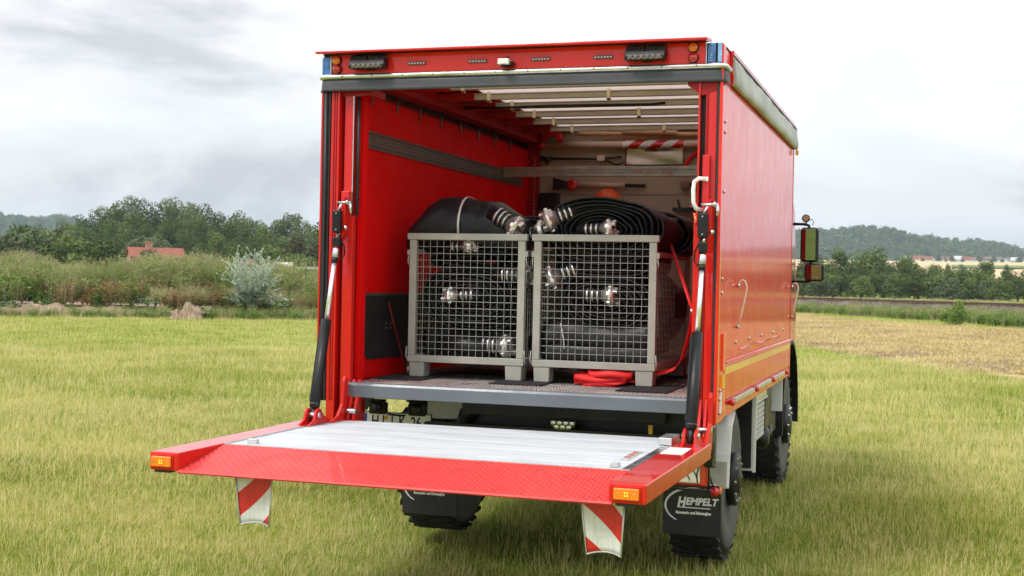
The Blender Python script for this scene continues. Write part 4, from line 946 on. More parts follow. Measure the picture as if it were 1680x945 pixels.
# ================================================================== HOSES
def coupling(parent, p, d, r=.052, bands=3, up=(0, 0, 1)):
    """metal hose coupling: lugged ring facing direction d at p, tail with clamp bands behind it"""
    p = Vector(p); d = Vector(d).normalized(); r *= .90
    c = MB().lathe(p, d, [(-.055, r*.70), (-.030, r*.74), (-.028, r*1.0), (-.004, r*1.04), (.0, r*1.16), (.016, r*1.18), (.020, r*1.05), (.034, r*1.0), (.036, r*.8), (.018, r*.72)], 24).build('coupling', POL, parent)
    u = Vector(up)-d*Vector(up).dot(d); u = u.normalized() if u.length > .01 else d.orthogonal().normalized(); v = d.cross(u)
    q = MB()
    for k in range(6):
        g = R(60*k+15); e = u*math.cos(g)+v*math.sin(g); t = d.cross(e)
        q.obox(p+e*r*1.10+d*.004, e*.009, t*.013, d*.011)
    for k in range(2):
        g = R(180*k+40); e = u*math.cos(g)+v*math.sin(g); t = d.cross(e)
        q.obox(p+e*r*.86+d*.045, e*.009, t*.020, d*.013)
    q.build('coupling_lug', POL, c, .002, kind='stuff')
    MB().tube([p-d*.045, p-d*.055, p-d*(.10+bands*.034)], [r*.6, r*.76, r*.86], 20).build('hose_tail', HOSE, c)
    for k in range(bands):
        b0 = p-d*(.075+.034*k); rr = r*(.79+.05*k)
        MB().tube([b0-d*.008, b0+d*.008], rr+.003, 20).build('clamp_band', STEEL, c)
def coil(name, cx, cz, rx, rz, y0, y1, turns, label, m=HOSE2, group='black hose rolls in the crates', th=.017, seed=0, sq=2.4, tilt=0, crush=None, r_=None, part='hose_coil'):
    """flat hose rolled up: an oval spiral seen end-on, axis along Y; each layer is a flattened tube"""
    if r_ is None: r_ = thing(name, (cx, (y0+y1)/2, cz-rz), label, 'hose', group)
    rs = random.Random(seed); q = MB(); per = 40; n = int(turns*per); b = 0; yw = []
    prof = [(0, .5), (.03, .86), (.10, 1), (.9, 1), (.97, .86), (1, .5), (.97, .14), (.9, 0), (.10, 0), (.03, .14)]
    ph = [rs.uniform(0, 6.28) for _ in range(6)]
    pts = []
    for i in range(n+1):
        a = 2*math.pi*i/per+.4; f = i/n; f = .16+.84*f
        ca, sa = math.cos(a), math.sin(a)
        x = abs(ca)**(2/sq)*(1 if ca > 0 else -1)*(rx*f+ (0 if rx < rz else (rx-rz)*.15*(1-f))); z = abs(sa)**(2/sq)*(1 if sa > 0 else -1)*rz*f
        wob = .006*math.sin(3*a+ph[0]+i*.01)+.004*math.sin(7*a+ph[1]+i*.03)
        x += wob; z += .006*math.sin(2*a+ph[2]+i*.02)
        if crush: x, z = crush(x, z, f)
        t = R(tilt); x, z = x*math.cos(t)-z*math.sin(t), x*math.sin(t)+z*math.cos(t)
        pts.append((cx+x, cz+z, .012*math.sin(i*.11+ph[3])+.006*math.sin(i*.5+ph[4])))
    P = len(prof)
    for i, (x, z, dy) in enumerate(pts):
        x2, z2, _ = pts[min(i+1, n)]; x1_, z1_, _ = pts[max(i-1, 0)]; tx, tz = x2-x1_, z2-z1_; l = math.hypot(tx, tz) or 1; nx_, nz_ = tz/l, -tx/l
        tt = th*(1+.25*math.sin(i*.23+ph[5]))
        for (u, w_) in prof: q.v.append((x+nx_*(w_-.5)*tt, y0+dy+(y1-y0)*u, z+nz_*(w_-.5)*tt))
    for i in range(n):
        for k in range(P): q.face((i*P+k, i*P+(k+1) % P, (i+1)*P+(k+1) % P, (i+1)*P+k), True)
    q.face(range(P)); q.face([n*P+k for k in range(P)][::-1])
    q.build(part, m, r_)
    return r_
# left crate
hB = coil('fire_hose', -.49, 1.545, .355, .215, .70, 1.25, 10, 'flat black hose roll in the middle of the left crate, coupling at its centre', seed=1, th=.018, tilt=-2)
coupling(hB, (-.610, .662, 1.560), (-1, -.10, -.03), .046, 3)
hC = coil('fire_hose', -.47, 1.255, .365, .115, .76, 1.35, 5, 'lowest hose roll in the left crate, coupling at the lower right', seed=2, th=.024, sq=3.2)
MB().tube([(-.70, .735, 1.23), (-.50, .72, 1.225), (-.36, .71, 1.225)], [.075, .070, .052], 18).build('hose_end', HOSE, hC)
coupling(hC, (-.238, .705, 1.239), (1, -.10, 0), .072, 3)
MB().prism([(-.84, 1.08+.08), (-.12, 1.16), (-.12, 1.33), (-.84, 1.33)], 'y', .77, .80).build('hose_face', HOSE, hC, .02)
# left top: smooth roll lying across, axis along X, tapering to the coupling on the right
hA = thing('fire_hose', (-.48, 1.0, 1.90), 'smooth black hose bundle with a white tie band heaped on top of the left crate', 'hose', 'black hose rolls in the crates')
q = MB(); nX, nA = 40, 36
for i in range(nX+1):
    u = i/nX; x = -.93+.80*u
    top = float(np.interp(u, [0, .03, .10, .18, .3, .5, .62, .72, .85, 1], [.02, .10, .18, .218, .222, .205, .198, .192, .13, .06]))
    
    hy = .27 if u < .6 else .27-.19*((u-.6)/.4)**1.2
    yc = .96 if u < .6 else .96-.14*((u-.6)/.4)
    for k in range(nA):
        g = 2*math.pi*k/nA; cy_, sz_ = math.cos(g), math.sin(g)
        yy = yc+abs(cy_)**.75*(1 if cy_ > 0 else -1)*hy*(1+.012*math.sin(u*25+k)); zz = 2.0+(top*abs(sz_)**.8 if sz_ > 0 else -.16*abs(sz_)**.7)
        q.v.append((x+.05*sz_*(u < .4)*(1-u/.4), yy, zz+.003*math.sin(9*u+g*3)))
for i in range(nX):
    for k in range(nA): q.face((i*nA+k, i*nA+(k+1) % nA, (i+1)*nA+(k+1) % nA, (i+1)*nA+k), True)
q.face(range(nA)); q.face([nX*nA+k for k in range(nA)][::-1])
q.build('hose_bundle', HOSE, hA)
for k in range(5):      # folded layers showing under the front lip
    zb_k = 1.945-.024*k
    MB().strip([(-.86+.035*k+(.66-.05*k)*t, .875+.008*k, zb_k+.055+.040*math.sin(math.pi*min(1, t*1.15))+.003*k*t) for t in [i/16 for i in range(17)]], (0, .34, 0), .015).build('hose_layer', HOSE, hA, .006)
bw = [(-.575, .680, 1.95), (-.575, .672, 2.03), (-.578, .690, 2.085), (-.583, .735, 2.140), (-.588, .80, 2.190), (-.594, .88, 2.219), (-.598, .96, 2.226), (-.60, 1.08, 2.214), (-.60, 1.2, 2.12)]
MB().strip(bw, (.014, 0, 0), .004).build('tie_band', mat('white_tie', (.75, .72, .72), .5), hA)
MB().tube([(-.52, .93, 2.07), (-.40, .80, 2.10), (-.27, .725, 2.062)], [.10, .088, .062], 18).build('hose_end', HOSE, hA)
coupling(hA, (-.185, .69, 2.012), (.85, -.15, -.50), .072, 3)
hA2 = coil('fire_hose', -.49, 1.80, .36, .075, .74, 1.3, 3, 'flat black hose between the top bundle and middle roll of the left crate', seed=5, th=.022, sq=3)
coupling(hA2, (-.500, .68, 1.890), (1, -.2, .1), .044, 2)
coupling(hA2, (-.115, .70, 1.700), (1, -.10, -.0), .068, 3)
hI = coil('fire_hose', -.35, 2.02, .33, .11, 1.30, 1.72, 4, 'black hose roll at the back of the left crate behind the bundle', seed=12, th=.022, sq=2.6)
coupling(hI, (-.035, .80, 2.00), (.75, -.35, .25), .060, 2)
# right crate
def crush(x, z, f):
    # the fold of the top roll: the layers dip to the right of the middle
    dip = math.exp(-((x-.16)/.09)**2)*max(0, z)*.22*(1-.75*f)
    return x, z-dip
hD = coil('fire_hose', .395, 2.0, .400, .225, .68, 1.22, 9, 'big folded black hose roll arching over the top of the right crate', seed=3, th=.019, crush=crush, sq=2.2)
MB().tube([(.42, .85, 2.17), (.26, .80, 2.145), (.13, .735, 2.095)], [.04, .070, .062], 18).build('hose_end', HOSE, hD)
coupling(hD, (.045, .70, 2.06), (-.86, -.22, -.36), .076, 3)
coupling(hD, (.445, .66, 2.008), (1, -.12, .06), .052, 3)
hD2 = coil('fire_hose', .40, 1.79, .35, .105, .70, 1.2, 5, 'flattened hose roll pressed under the arching one in the right crate', seed=6, th=.019, sq=3)
coupling(hD2, (.070, .70, 1.690), (-.86, -.22, -.32), .070, 3)
hE = coil('fire_hose', .42, 1.535, .325, .190, .70, 1.25, 9, 'oval black hose roll in the middle of the right crate, bright coupling at its centre', seed=4, th=.018, tilt=-3)
coupling(hE, (.462, .668, 1.582), (1, -.10, 0), .060, 3)
hF = thing('fire_hose', (.37, 1.0, 1.15), 'plain faced black hose lying at the bottom of the right crate', 'hose', 'black hose rolls in the crates')
q = MB()
for i in range(25):
    x = .02+.70*i/24
    for k in range(13):
        t = k/12; q.v.append((x, .735-.035*abs(math.sin(math.pi*t*2.0))**.6+.006*math.sin(i*.8+k*.5), 1.150+.215*t+.012*math.sin(i*.3)*t))
for i in range(24):
    for k in range(12): a = i*13+k; q.face((a, a+1, a+14, a+13), True)
q.build('hose_face', HOSE, hF).modifiers.new('solid', 'SOLIDIFY').thickness = -.05
coil('x', .37, 1.255, .345, .10, .78, 1.35, 4, '', seed=8, r_=hF)
MB().tube([(.14, .665, 1.40), (.165, .655, 1.30), (.175, .66, 1.16)], .004, 6).build('white_cord', mat('white_cord', (.6, .6, .58), .6), hF)
coil('fire_hose', .56, 2.0, .33, .165, 1.28, 1.75, 6, 'black hose roll at the back of the right crate, seen past the arching roll', seed=9, th=.022, sq=2.2)
coil('fire_hose', .42, 1.5, .33, .30, 1.30, 1.72, 9, 'tall black hose roll in the rear half of the right crate', seed=10, th=.024)
coil('fire_hose', -.47, 1.48, .33, .28, 1.38, 1.74, 8, 'tall black hose roll in the rear half of the left crate', seed=11, th=.024)

# ================================================================== STRAPS
sr = thing('lashing_strap', (.62, .9, ZF), 'bright red lashing strap heaped under the right crate and run up its side', 'strap')
pr = random.Random(4)
for k in range(7):
    cx = .44+pr.uniform(-.05, .06); cy_ = .62+pr.uniform(-.03, .08); a0 = pr.uniform(0, 3); lx = pr.uniform(.10, .16)
    pth = []
    for i in range(25):
        g = a0+i/24*2*math.pi*.9; pth.append((cx+lx*math.cos(g), cy_+.05*math.sin(g), ZF+.020+.010*k+.006*math.sin(3*g+k)))
    MB().strip(pth, (.0, .012+.012*(k % 3), .036), .0025).build('strap_loop', STRAP, sr)
MB().strip([(.56, .66, ZF+.05), (.66, .68, ZF+.04), (.753, .70, ZF+.09), (.83, .70, ZF+.105), (.885, .695, ZF+.13), (.925, .68, ZF+.19), (.955, .64, ZF+.28), (.985, .60, ZF+.37), (1.005, .55, ZF+.44), (1.012, .52, ZF+.49)], (.022, .03, .030), .003).build('hanging_webbing', STRAP, sr)
MB().strip([(.775, 1.0, 1.926), (.86, .83, 1.78), (.94, .66, 1.64), (1.010, .52, 1.515)], (.017, .010, .004), .003).build('taut_webbing', STRAP, sr)
MB().lathe((1.012, .50, 1.505), (0, -1, 0), [(0, .015), (.01, .013), (.012, 0)], 10).build('strap_anchor', STEEL, sr)
sr2 = thing('lashing_strap', (-1.04, 1.0, ZF), 'dark red lashing strap running down the left wall beside the left crate', 'strap')
MB().strip([(-1.075, .72, 1.50), (-1.05, .80, 1.30), (-1.02, .86, 1.12), (-1.0, .88, 1.03)], (.0, .03, .008), .003).build('webbing', mat('dull_strap', (.16, .006, .006), .7), sr2)
MB().strip([(-.98, .84, 1.10), (-.96, .80, 1.03)], (.02, 0, 0), .004).build('strap_hook', STEEL, sr2)
tag(MB().strip([(1.105, -.02, 2.07), (1.115, -.035, 2.035), (1.118, -.035, 2.01)], (.016, 0, 0), .004).build('orange_tag', ORR, None), 'short orange tag tied below the white grab handle', 'tag')

# ================================================================== LAND
C2 = (CAMP.x, CAMP.y)
def polar(px, d, z=None):
    """a ground point d metres from the camera in the bearing of picture column px (used only to lay the land out)"""
    a = yaw-math.atan((px-840)/fpx); return Vector((C2[0]-d*math.sin(a), C2[1]+d*math.cos(a), GZ if z is None else z))
def sheet(name, poly, m, z, kind='structure', sub=0):
    q = MB(); q.v = [(p[0], p[1], z) for p in poly]; q.face(range(len(poly))); return q.build(name, m, None, kind=kind)
# terrain: one sheet to the horizon, rising into fields on the right
def height(x, y):
    dx, dy = x-C2[0], y-C2[1]; d = math.hypot(dx, dy); b = math.degrees(math.atan2(dx, dy))+math.degrees(yaw)   # bearing right of the camera axis
    h = 0
    if b > -4: s = min(1, (b+4)/6); h += s*max(0, min(1, (d-330)/1200))*33
    g = math.exp(-((b+15.5)/7.0)**2); h += g*max(0, min(1, (d-260)/130))*9*(1 if d < 460 else max(0, 1-(d-460)/200))
    u = max(0, min(1, (3.6-y)/2.4)); return GZ+h-.075*u*u*(3-2*u)
q = MB(); rad = [0]+[2.5*1.13**k for k in range(64)]; na = 144
q.v.append((C2[0], C2[1], GZ))
for r_ in rad[1:]:
    for k in range(na):
        a = 2*math.pi*k/na; x, y = C2[0]+r_*math.sin(a), C2[1]+r_*math.cos(a); q.v.append((x, y, height(x, y)))
for k in range(na): q.face((0, 1+k, 1+(k+1) % na))
for j in range(len(rad)-2):
    for k in range(na): a = 1+j*na; q.face((a+k, a+na+k, a+na+(k+1) % na, a+(k+1) % na), True)
for k, (dummy) in enumerate(range(0)): pass
gr = q.build('ground', GROUND, None, kind='structure')
# far field patches (stubble, wheat, pasture)
def polar_patch(name, m, px0, px1, d0, d1, z=.03, n=12, nd=8, skew=0):
    q = MB()
    for j in range(nd+1):
        for i in range(n+1):
            px = px0+(px1-px0)*i/n; p = polar(px, d0+(d1-d0)*j/nd+skew*(px-px0)); q.v.append((p.x, p.y, height(p.x, p.y)+z))
    for j in range(nd):
        for i in range(n): a = j*(n+1)+i; q.face((a, a+1, a+n+2, a+n+1), True)
    return q.build(name, m, None, kind='structure')
# stubble field on the right: near edge runs from (1295 px, 44 m) to (1700 px, 33 m)
poly = [polar(1200, 52), polar(1300, 42), polar(1468, 34), polar(1680, 28.3), polar(2000, 23.5), polar(2300, 45), polar(2000, 62), polar(1680, 64), polar(1400, 76), polar(1290, 90), polar(1180, 100)]
stub = sheet('stubble_field', poly, STUB, GZ+.01)
polar_patch('pale_meadow', PALEG, 700, 2300, 128, 262, .02, n=24, skew=-.012)
polar_patch('wheat_field', WHEAT, 1180, 2400, 560, 1500, .5, n=30)
polar_patch('green_field', GREENF, 1560, 2400, 900, 1080, 1.2, n=20)

# railway
ra, rb = Vector((-5.2, 113.5)), Vector((5.8, 104.5)); rd = (rb-ra).normalized(); rn = Vector((-rd.y, rd.x))
P0 = ra-rd*130; P1 = ra+rd*75
emb = thing('railway_track', (ra.x, ra.y, GZ), 'single rusty railway track on a stone ballast bank beyond the stubble field', 'railway')
q = MB(); seg = 160; prof = [(-3.6, 0), (-2.2, .55), (-1.9, .62), (1.9, .62), (2.2, .55), (3.6, 0)]; rs = random.Random(5)
for j in range(seg+1):
    c = P0+(P1-P0)*j/seg
    for (s, z) in prof: p = c+rn*(s+rs.uniform(-.12, .12)); q.v.append((p.x, p.y, GZ+z+rs.uniform(-.05, .05)*(z > 0)))
for j in range(seg):
    for k in range(5): a = j*6+k; q.face((a, a+1, a+7, a+6))
q.build('ballast', BALLAST, emb)
for s in (-.75, .75):
    a = P0+rn*s; b = P1+rn*s
    MB().beam((a.x, a.y, GZ+.84), (b.x, b.y, GZ+.84), .07, .05).beam((a.x, a.y, GZ+.76), (b.x, b.y, GZ+.76), .02, .12).beam((a.x, a.y, GZ+.70), (b.x, b.y, GZ+.70), .13, .03).build('rail', RUST, emb)
nS = 0; ties = None
for k in range(0, int((P1-P0).length/.65)):
    c = P0+rd*(k*.65)
    if c.x < -22 or c.x > 24: continue
    o = MB().obox((c.x, c.y, GZ+.62), (rn.x*1.25, rn.y*1.25, 0), (rd.x*.12, rd.y*.12, 0), (0, 0, .06)) if ties is None else None
    if ties is None:
        ties = o.build('sleeper', RUST, emb); c0 = c; T0 = ties
    else:
        d = T0.copy(); COL.objects.link(d); d.parent = emb; d.location = (c.x-c0.x, c.y-c0.y, 0)

# ------------------------------------------------------------------ scatter with geometry nodes
def veg_mesh(name, quads, mats):
    """quads: list of (4 or 3 points, tone, material index)"""
    me = bpy.data.meshes.new(name); v = []; f = []; mi = []; tone = []
    for pts, t, k in quads:
        b = len(v); v += [tuple(p) for p in pts]; f.append(tuple(range(b, b+len(pts)))); mi.append(k); tone += [t]*len(pts)
    me.from_pydata(v, [], f)
    for m in mats: me.materials.append(m)
    me.polygons.foreach_set('material_index', mi)
    a = me.attributes.new('tone', 'FLOAT', 'POINT'); a.data.foreach_set('value', tone); me.update(); return me
def scatter(name, meshes, pts, rot, scl, idx, label=None, cat=None):
    col = bpy.data.collections.new(name+'_variants')
    for i, me in enumerate(meshes): o = bpy.data.objects.new('%s_variant_%02d' % (name, i), me); col.objects.link(o)
    me = bpy.data.meshes.new(name); me.from_pydata([tuple(p) for p in pts], [], [])
    for nm, typ, dat in (('rz', 'FLOAT', rot), ('sc', 'FLOAT', scl), ('ix', 'INT', idx)):
        a = me.attributes.new(nm, typ, 'POINT'); a.data.foreach_set('value', dat)
    o = bpy.data.objects.new(name, me); COL.objects.link(o)
    ng = bpy.data.node_groups.new(name+'_scatter', 'GeometryNodeTree'); ng.interface.new_socket('Geometry', in_out='INPUT', socket_type='NodeSocketGeometry'); ng.interface.new_socket('Geometry', in_out='OUTPUT', socket_type='NodeSocketGeometry')
    nn = ng.nodes.new; gi = nn('NodeGroupInput'); go = nn('NodeGroupOutput'); ip = nn('GeometryNodeInstanceOnPoints'); ci = nn('GeometryNodeCollectionInfo')
    ci.inputs['Collection'].default_value = col; ci.inputs['Separate Children'].default_value = True; ci.inputs['Reset Children'].default_value = True
    def at(nm, ty): a = nn('GeometryNodeInputNamedAttribute'); a.data_type = ty; a.inputs['Name'].default_value = nm; return a.outputs[0]
    cx = nn('ShaderNodeCombineXYZ'); ng.links.new(at('rz', 'FLOAT'), cx.inputs[2])
    er = nn('FunctionNodeEulerToRotation'); ng.links.new(cx.outputs[0], er.inputs[0])
    ng.links.new(gi.outputs[0], ip.inputs['Points']); ng.links.new(ci.outputs[0], ip.inputs['Instance']); ip.inputs['Pick Instance'].default_value = True
    ng.links.new(at('ix', 'INT'), ip.inputs['Instance Index']); ng.links.new(er.outputs[0], ip.inputs['Rotation']); ng.links.new(at('sc', 'FLOAT'), ip.inputs['Scale'])
    ng.links.new(ip.outputs[0], go.inputs[0])
    md = o.modifiers.new('scatter', 'NODES'); md.node_group = ng; o['kind'] = 'stuff'
    if label: o['label'] = label; o['category'] = cat
    return o
def blade(out, base, ang, h, lean, wd, tone, mi, seg=3, curl=1.6):
    """one grass blade as a bent tapering strip"""
    d = Vector((math.cos(ang), math.sin(ang), 0)); s = Vector((-d.y, d.x, 0)); pr_ = None
    for i in range(seg+1):
        t = i/seg; c = Vector(base)+d*lean*h*t**curl+Vector((0, 0, h*t*(1-.25*lean*t))); w_ = wd*(1-t)**.7/2+.0002
        cur = (c-s*w_, c+s*w_)
        if pr_: out.append(((pr_[0], pr_[1], cur[1], cur[0]), tone+.12*t, mi))
        pr_ = cur
gm = []
for v in range(10):
    rs = random.Random(100+v); out = []; lush = v % 3; wind = .6
    for k in range(40):
        a = rs.uniform(0, 6.28); r_ = .21*math.sqrt(rs.random()); base = (r_*math.cos(a), r_*math.sin(a), -.01)
        blade(out, base, wind+rs.gauss(0, 1.7), rs.uniform(.03, .088), rs.uniform(.6, 2.6), rs.uniform(.0024, .0052), rs.choice((.0, .15, .28, .36, .46, .62, .9))+rs.uniform(-.06, .06), 0)
    for k in range(1 if lush else 4):    # thin seed stalks
        a = rs.uniform(0, 6.28); r_ = .14*math.sqrt(rs.random()); base = (r_*math.cos(a), r_*math.sin(a), 0); h = rs.uniform(.09, .17)
        blade(out, base, rs.uniform(0, 6.28), h, rs.uniform(.1, 1.1), .0036, .92, 0, seg=3)
    gm.append(veg_mesh('grass_tuft_%d' % v, out, [GRASS]))
def rnd_field(n, d0, d1, p0, p1, dens=None):
    pts = []
    while len(pts) < n:
        d = math.sqrt(rng.uniform(d0*d0, d1*d1)); px = rng.uniform(p0, p1); p = polar(px, d); pts.append(p)
    return pts
def pip(p, poly):
    c = False; j = len(poly)-1
    for i in range(len(poly)):
        a, b = poly[i], poly[j]
        if (a[1] > p[1]) != (b[1] > p[1]) and p[0] < (b[0]-a[0])*(p[1]-a[1])/(b[1]-a[1])+a[0]: c = not c
        j = i
    return c
stpoly = [(p.x, p.y) for p in poly]
pts = []; scl = []
for n, d0, d1, s in ((23000, 6.0, 12, .95), (31000, 12, 19, 1.15), (36000, 19, 33, 1.6), (37000, 33, 66, 2.3), (13000, 66, 108, 3.2)):
    for p in rnd_field(n, d0, d1, -420, 2500):
        if d0 > 18 and pip(p, stpoly) and rng.random() < .97: continue
        hn = .5+.5*math.sin(p.x*.9+1.3*math.sin(p.y*.53))*math.cos(p.y*.8+p.x*.23)
        if d0 > 60 and (p.x < -14 or (Vector((p.x, p.y))-ra).dot(rn) > -6): continue
        pts.append((p.x, p.y, height(p.x, p.y))); scl.append(s*(.70+.14*hn+.10*rng.random())*(.78 if d0 > 30 else 1))
idx = rng.integers(0, 10, len(pts)).tolist()
scatter('meadow_grass', gm, pts, rng.normal(0, .8, len(pts)).tolist(), scl, idx, 'tall green and straw coloured meadow grass under and around the truck', 'grass')
# stubble straw
sm = []
STR = veg_mat('straw', [(0, (.23, .16, .065)), (.5, (.50, .39, .16)), (1, (.76, .64, .34))], patch=[(.3, .2)])
for v in range(4):
    rs = random.Random(300+v); out = []
    for k in range(40):
        a = rs.uniform(0, 6.28); r_ = .3*math.sqrt(rs.random()); blade(out, (r_*math.cos(a), r_*math.sin(a), 0), rs.uniform(0, 6.28), rs.uniform(.03, .11), rs.uniform(.3, 2.2), .010, rs.random(), 0, seg=2)
    sm.append(veg_mesh('straw_tuft_%d' % v, out, [STR]))
pts = []
while len(pts) < 8500:
    d = math.sqrt(rng.uniform(30**2, 92**2)); p = polar(rng.uniform(1270, 1900), d)
    if pip(p, stpoly) and math.sin(p.x*.5+p.y*.35)+.8*math.sin(p.x*1.7-p.y*.6)+rng.normal()*.9 > -.6: pts.append((p.x, p.y, GZ+.01))
scatter('straw_stubble', sm, pts, rng.uniform(0, 6.28, len(pts)).tolist(), rng.uniform(.8, 2.0, len(pts)).tolist(), rng.integers(0, 4, len(pts)).tolist(), 'dry straw stubble on the harvested strip right of the truck', 'stubble')
# clods
cm = []
for v in range(3):
    rs = random.Random(400+v); out = []; vs = []
    for k in range(60):
        c = Vector((rs.gauss(0, .15), rs.gauss(0, .15), .0)); r_ = rs.uniform(.02, .05)
        pt = [c+Vector((math.cos(g)*r_, math.sin(g)*r_, -.01)) for g in (0, 1.6, 3.1, 4.7)]; top = c+Vector((0, 0, r_*1.1))
        for i in range(4): out.append(((pt[i], pt[(i+1) % 4], top), rs.random(), 0))
    cm.append(veg_mesh('clod_group_%d' % v, out, [EARTH]))
pts = []
while len(pts) < 1900:
    p = polar(rng.uniform(1270, 1900), math.sqrt(rng.uniform(30**2, 88**2)))
    if pip(p, stpoly): pts.append((p.x, p.y, GZ+.01))
scatter('soil_clods', cm, pts, rng.uniform(0, 6.28, len(pts)).tolist(), rng.uniform(.6, 1.6, len(pts)).tolist(), rng.integers(0, 3, len(pts)).tolist(), 'brown soil clods showing among the straw stubble', 'soil')

# ------------------------------------------------------------------ weeds
wm = []
def stem_plant_mesh(seed, n, h0, h1, spread, leaf, tones, mats, head=None, leafw=.05, nl=5, stem_mi=0):
    rs = random.Random(seed); out = []
    for k in range(n):
        a = rs.uniform(0, 6.28); r_ = spread*math.sqrt(rs.random()); base = Vector((r_*math.cos(a), r_*math.sin(a), 0)); h = rs.uniform(h0, h1); an = rs.uniform(0, 6.28); ln = rs.uniform(.02, .22)
        t = rs.choice(tones)+rs.uniform(-.1, .1); blade(out, base, an, h, ln, .018, t, stem_mi, seg=3)
        for j in range(nl):
            f = rs.uniform(.1, .92); c = base+Vector((math.cos(an), math.sin(an), 0))*ln*h*f**1.6+Vector((0, 0, h*f)); g = rs.uniform(0, 6.28); L_ = leaf*rs.uniform(.6, 1.3)*(1.15-.6*f)
            d = Vector((math.cos(g), math.sin(g), rs.uniform(-.3, .8))).normalized(); s = Vector((-math.sin(g), math.cos(g), rs.uniform(-.4, .4)))*leafw*.5*rs.uniform(.6, 1.3)
            out.append(((c, c+d*L_*.5+s, c+d*L_, c+d*L_*.5-s), t+rs.uniform(-.15, .2), stem_mi))
        if head:
            hm, hl, hw, cnt = head; tip = base+Vector((math.cos(an), math.sin(an), 0))*ln*h+Vector((0, 0, h*(1-.25*ln)))
            for j in range(cnt):
                c = tip+Vector((rs.gauss(0, hw), rs.gauss(0, hw), -rs.random()*hl)); g = rs.uniform(0, 6.28); e = Vector((math.cos(g), math.sin(g), rs.uniform(-.5, .5)))*hw*.55; u = Vector((0, 0, 1))*hw*.7
                out.append(((c-e, c-u, c+e, c+u), rs.random(), hm))
    return veg_mesh('weed', out, mats)
WM = [W_GREEN, W_STRAW, W_RUST, W_WHITE, W_PURP]
wm.append(stem_plant_mesh(1, 26, 1.0, 1.7, .45, .16, (.4, .6), WM, (1, .25, .03, 5)))
wm.append(stem_plant_mesh(2, 26, .8, 1.5, .5, .20, (.2, .5), WM, (1, .18, .03, 4), nl=8))
wm.append(stem_plant_mesh(3, 24, .5, 1.0, .5, .22, (.1, .3), WM, None, .09, nl=14))
wm.append(stem_plant_mesh(4, 18, .6, 1.2, .4, .12, (.2, .5, .8), WM, (2, .35, .035, 9), stem_mi=2))
wm.append(stem_plant_mesh(5, 26, .4, .75, .5, .15, (.2, .4), WM, (3, .07, .035, 5), .06, nl=9))
wm.append(stem_plant_mesh(6, 24, 1.0, 1.6, .45, .16, (.4, .6), WM, (4, .15, .035, 6), nl=6))
wm.append(stem_plant_mesh(7, 34, .7, 1.3, .5, .12, (.3, .7), WM, (1, .3, .03, 6), stem_mi=1))
def bank(px, d):
    """bank of dumped soil under the weeds"""
    return GZ+.75*max(0, min(1, (d-58)/7))*(1+.15*math.sin(px*.02))
q = MB(); nx, nd = 90, 14
for j in range(nd+1):
    for i in range(nx+1):
        px = -420+1120*i/nx; d = 55+26*j/nd; p = polar(px, d); q.v.append((p.x, p.y, bank(px, d)-(.3 if j == nd else 0)+.02))
for j in range(nd):
    for i in range(nx): a = j*(nx+1)+i; q.face((a, a+1, a+nx+2, a+nx+1), True)
q.build('weedy_bank', GROUND, None, kind='structure')
pts = []; ix = []; sc = []
for k in range(6500):
    px = rng.uniform(-300, 640); d = 58.5+22*rng.random()**1.3; p = polar(px, d)
    z1 = math.sin(px*.031+1)+.7*math.sin(px*.083)+rng.normal()*.55; fr = d < 61.5
    if fr and px < 250 and rng.random() < .8: continue
    if fr: i_ = 4 if z1 > 1.0 else (3 if z1 < -.7 else (2 if rng.random() < .6 else 6)); s = rng.uniform(.45, .95)
    else: i_ = rng.choice([0, 1, 2, 3, 6, 5, 0, 1], p=[.17, .16, .10, .13, .22, .015, .105, .10]); s = rng.uniform(.66, 1.12)*(1+.16*math.sin(px*.045)*math.sin(px*.017+1)+.24*math.exp(-((px-265)/70)**2))
    if px < 90 and d < 66 and rng.random() < .4: i_ = 4; s *= 1.0
    pts.append((p.x, p.y, bank(px, d))); ix.append(int(i_)); sc.append(float(s)*(1.0+.12*math.sin(px*.017+2)))
for c_ in range(90):         # clumps of one kind that stand out of the band
    px = rng.uniform(-250, 560); d = 59+14*rng.random()**1.2; k_ = int(rng.choice([2, 3, 0, 1, 6, 4], p=[.34, .22, .14, .12, .10, .08])); sz = rng.uniform(.75, 1.35)
    for _ in range(7):
        q_ = polar(px, d); q_ = q_+Vector((rng.normal()*.7, rng.normal()*.7, 0)); pts.append((q_.x, q_.y, bank(px, d))); ix.append(k_); sc.append(float(sz*rng.uniform(.8, 1.15)))
scatter('weed_thicket', wm, pts, rng.uniform(0, 6.28, len(pts)).tolist(), sc, ix, 'thick band of tall mixed weeds along the left edge of the meadow', 'weeds')
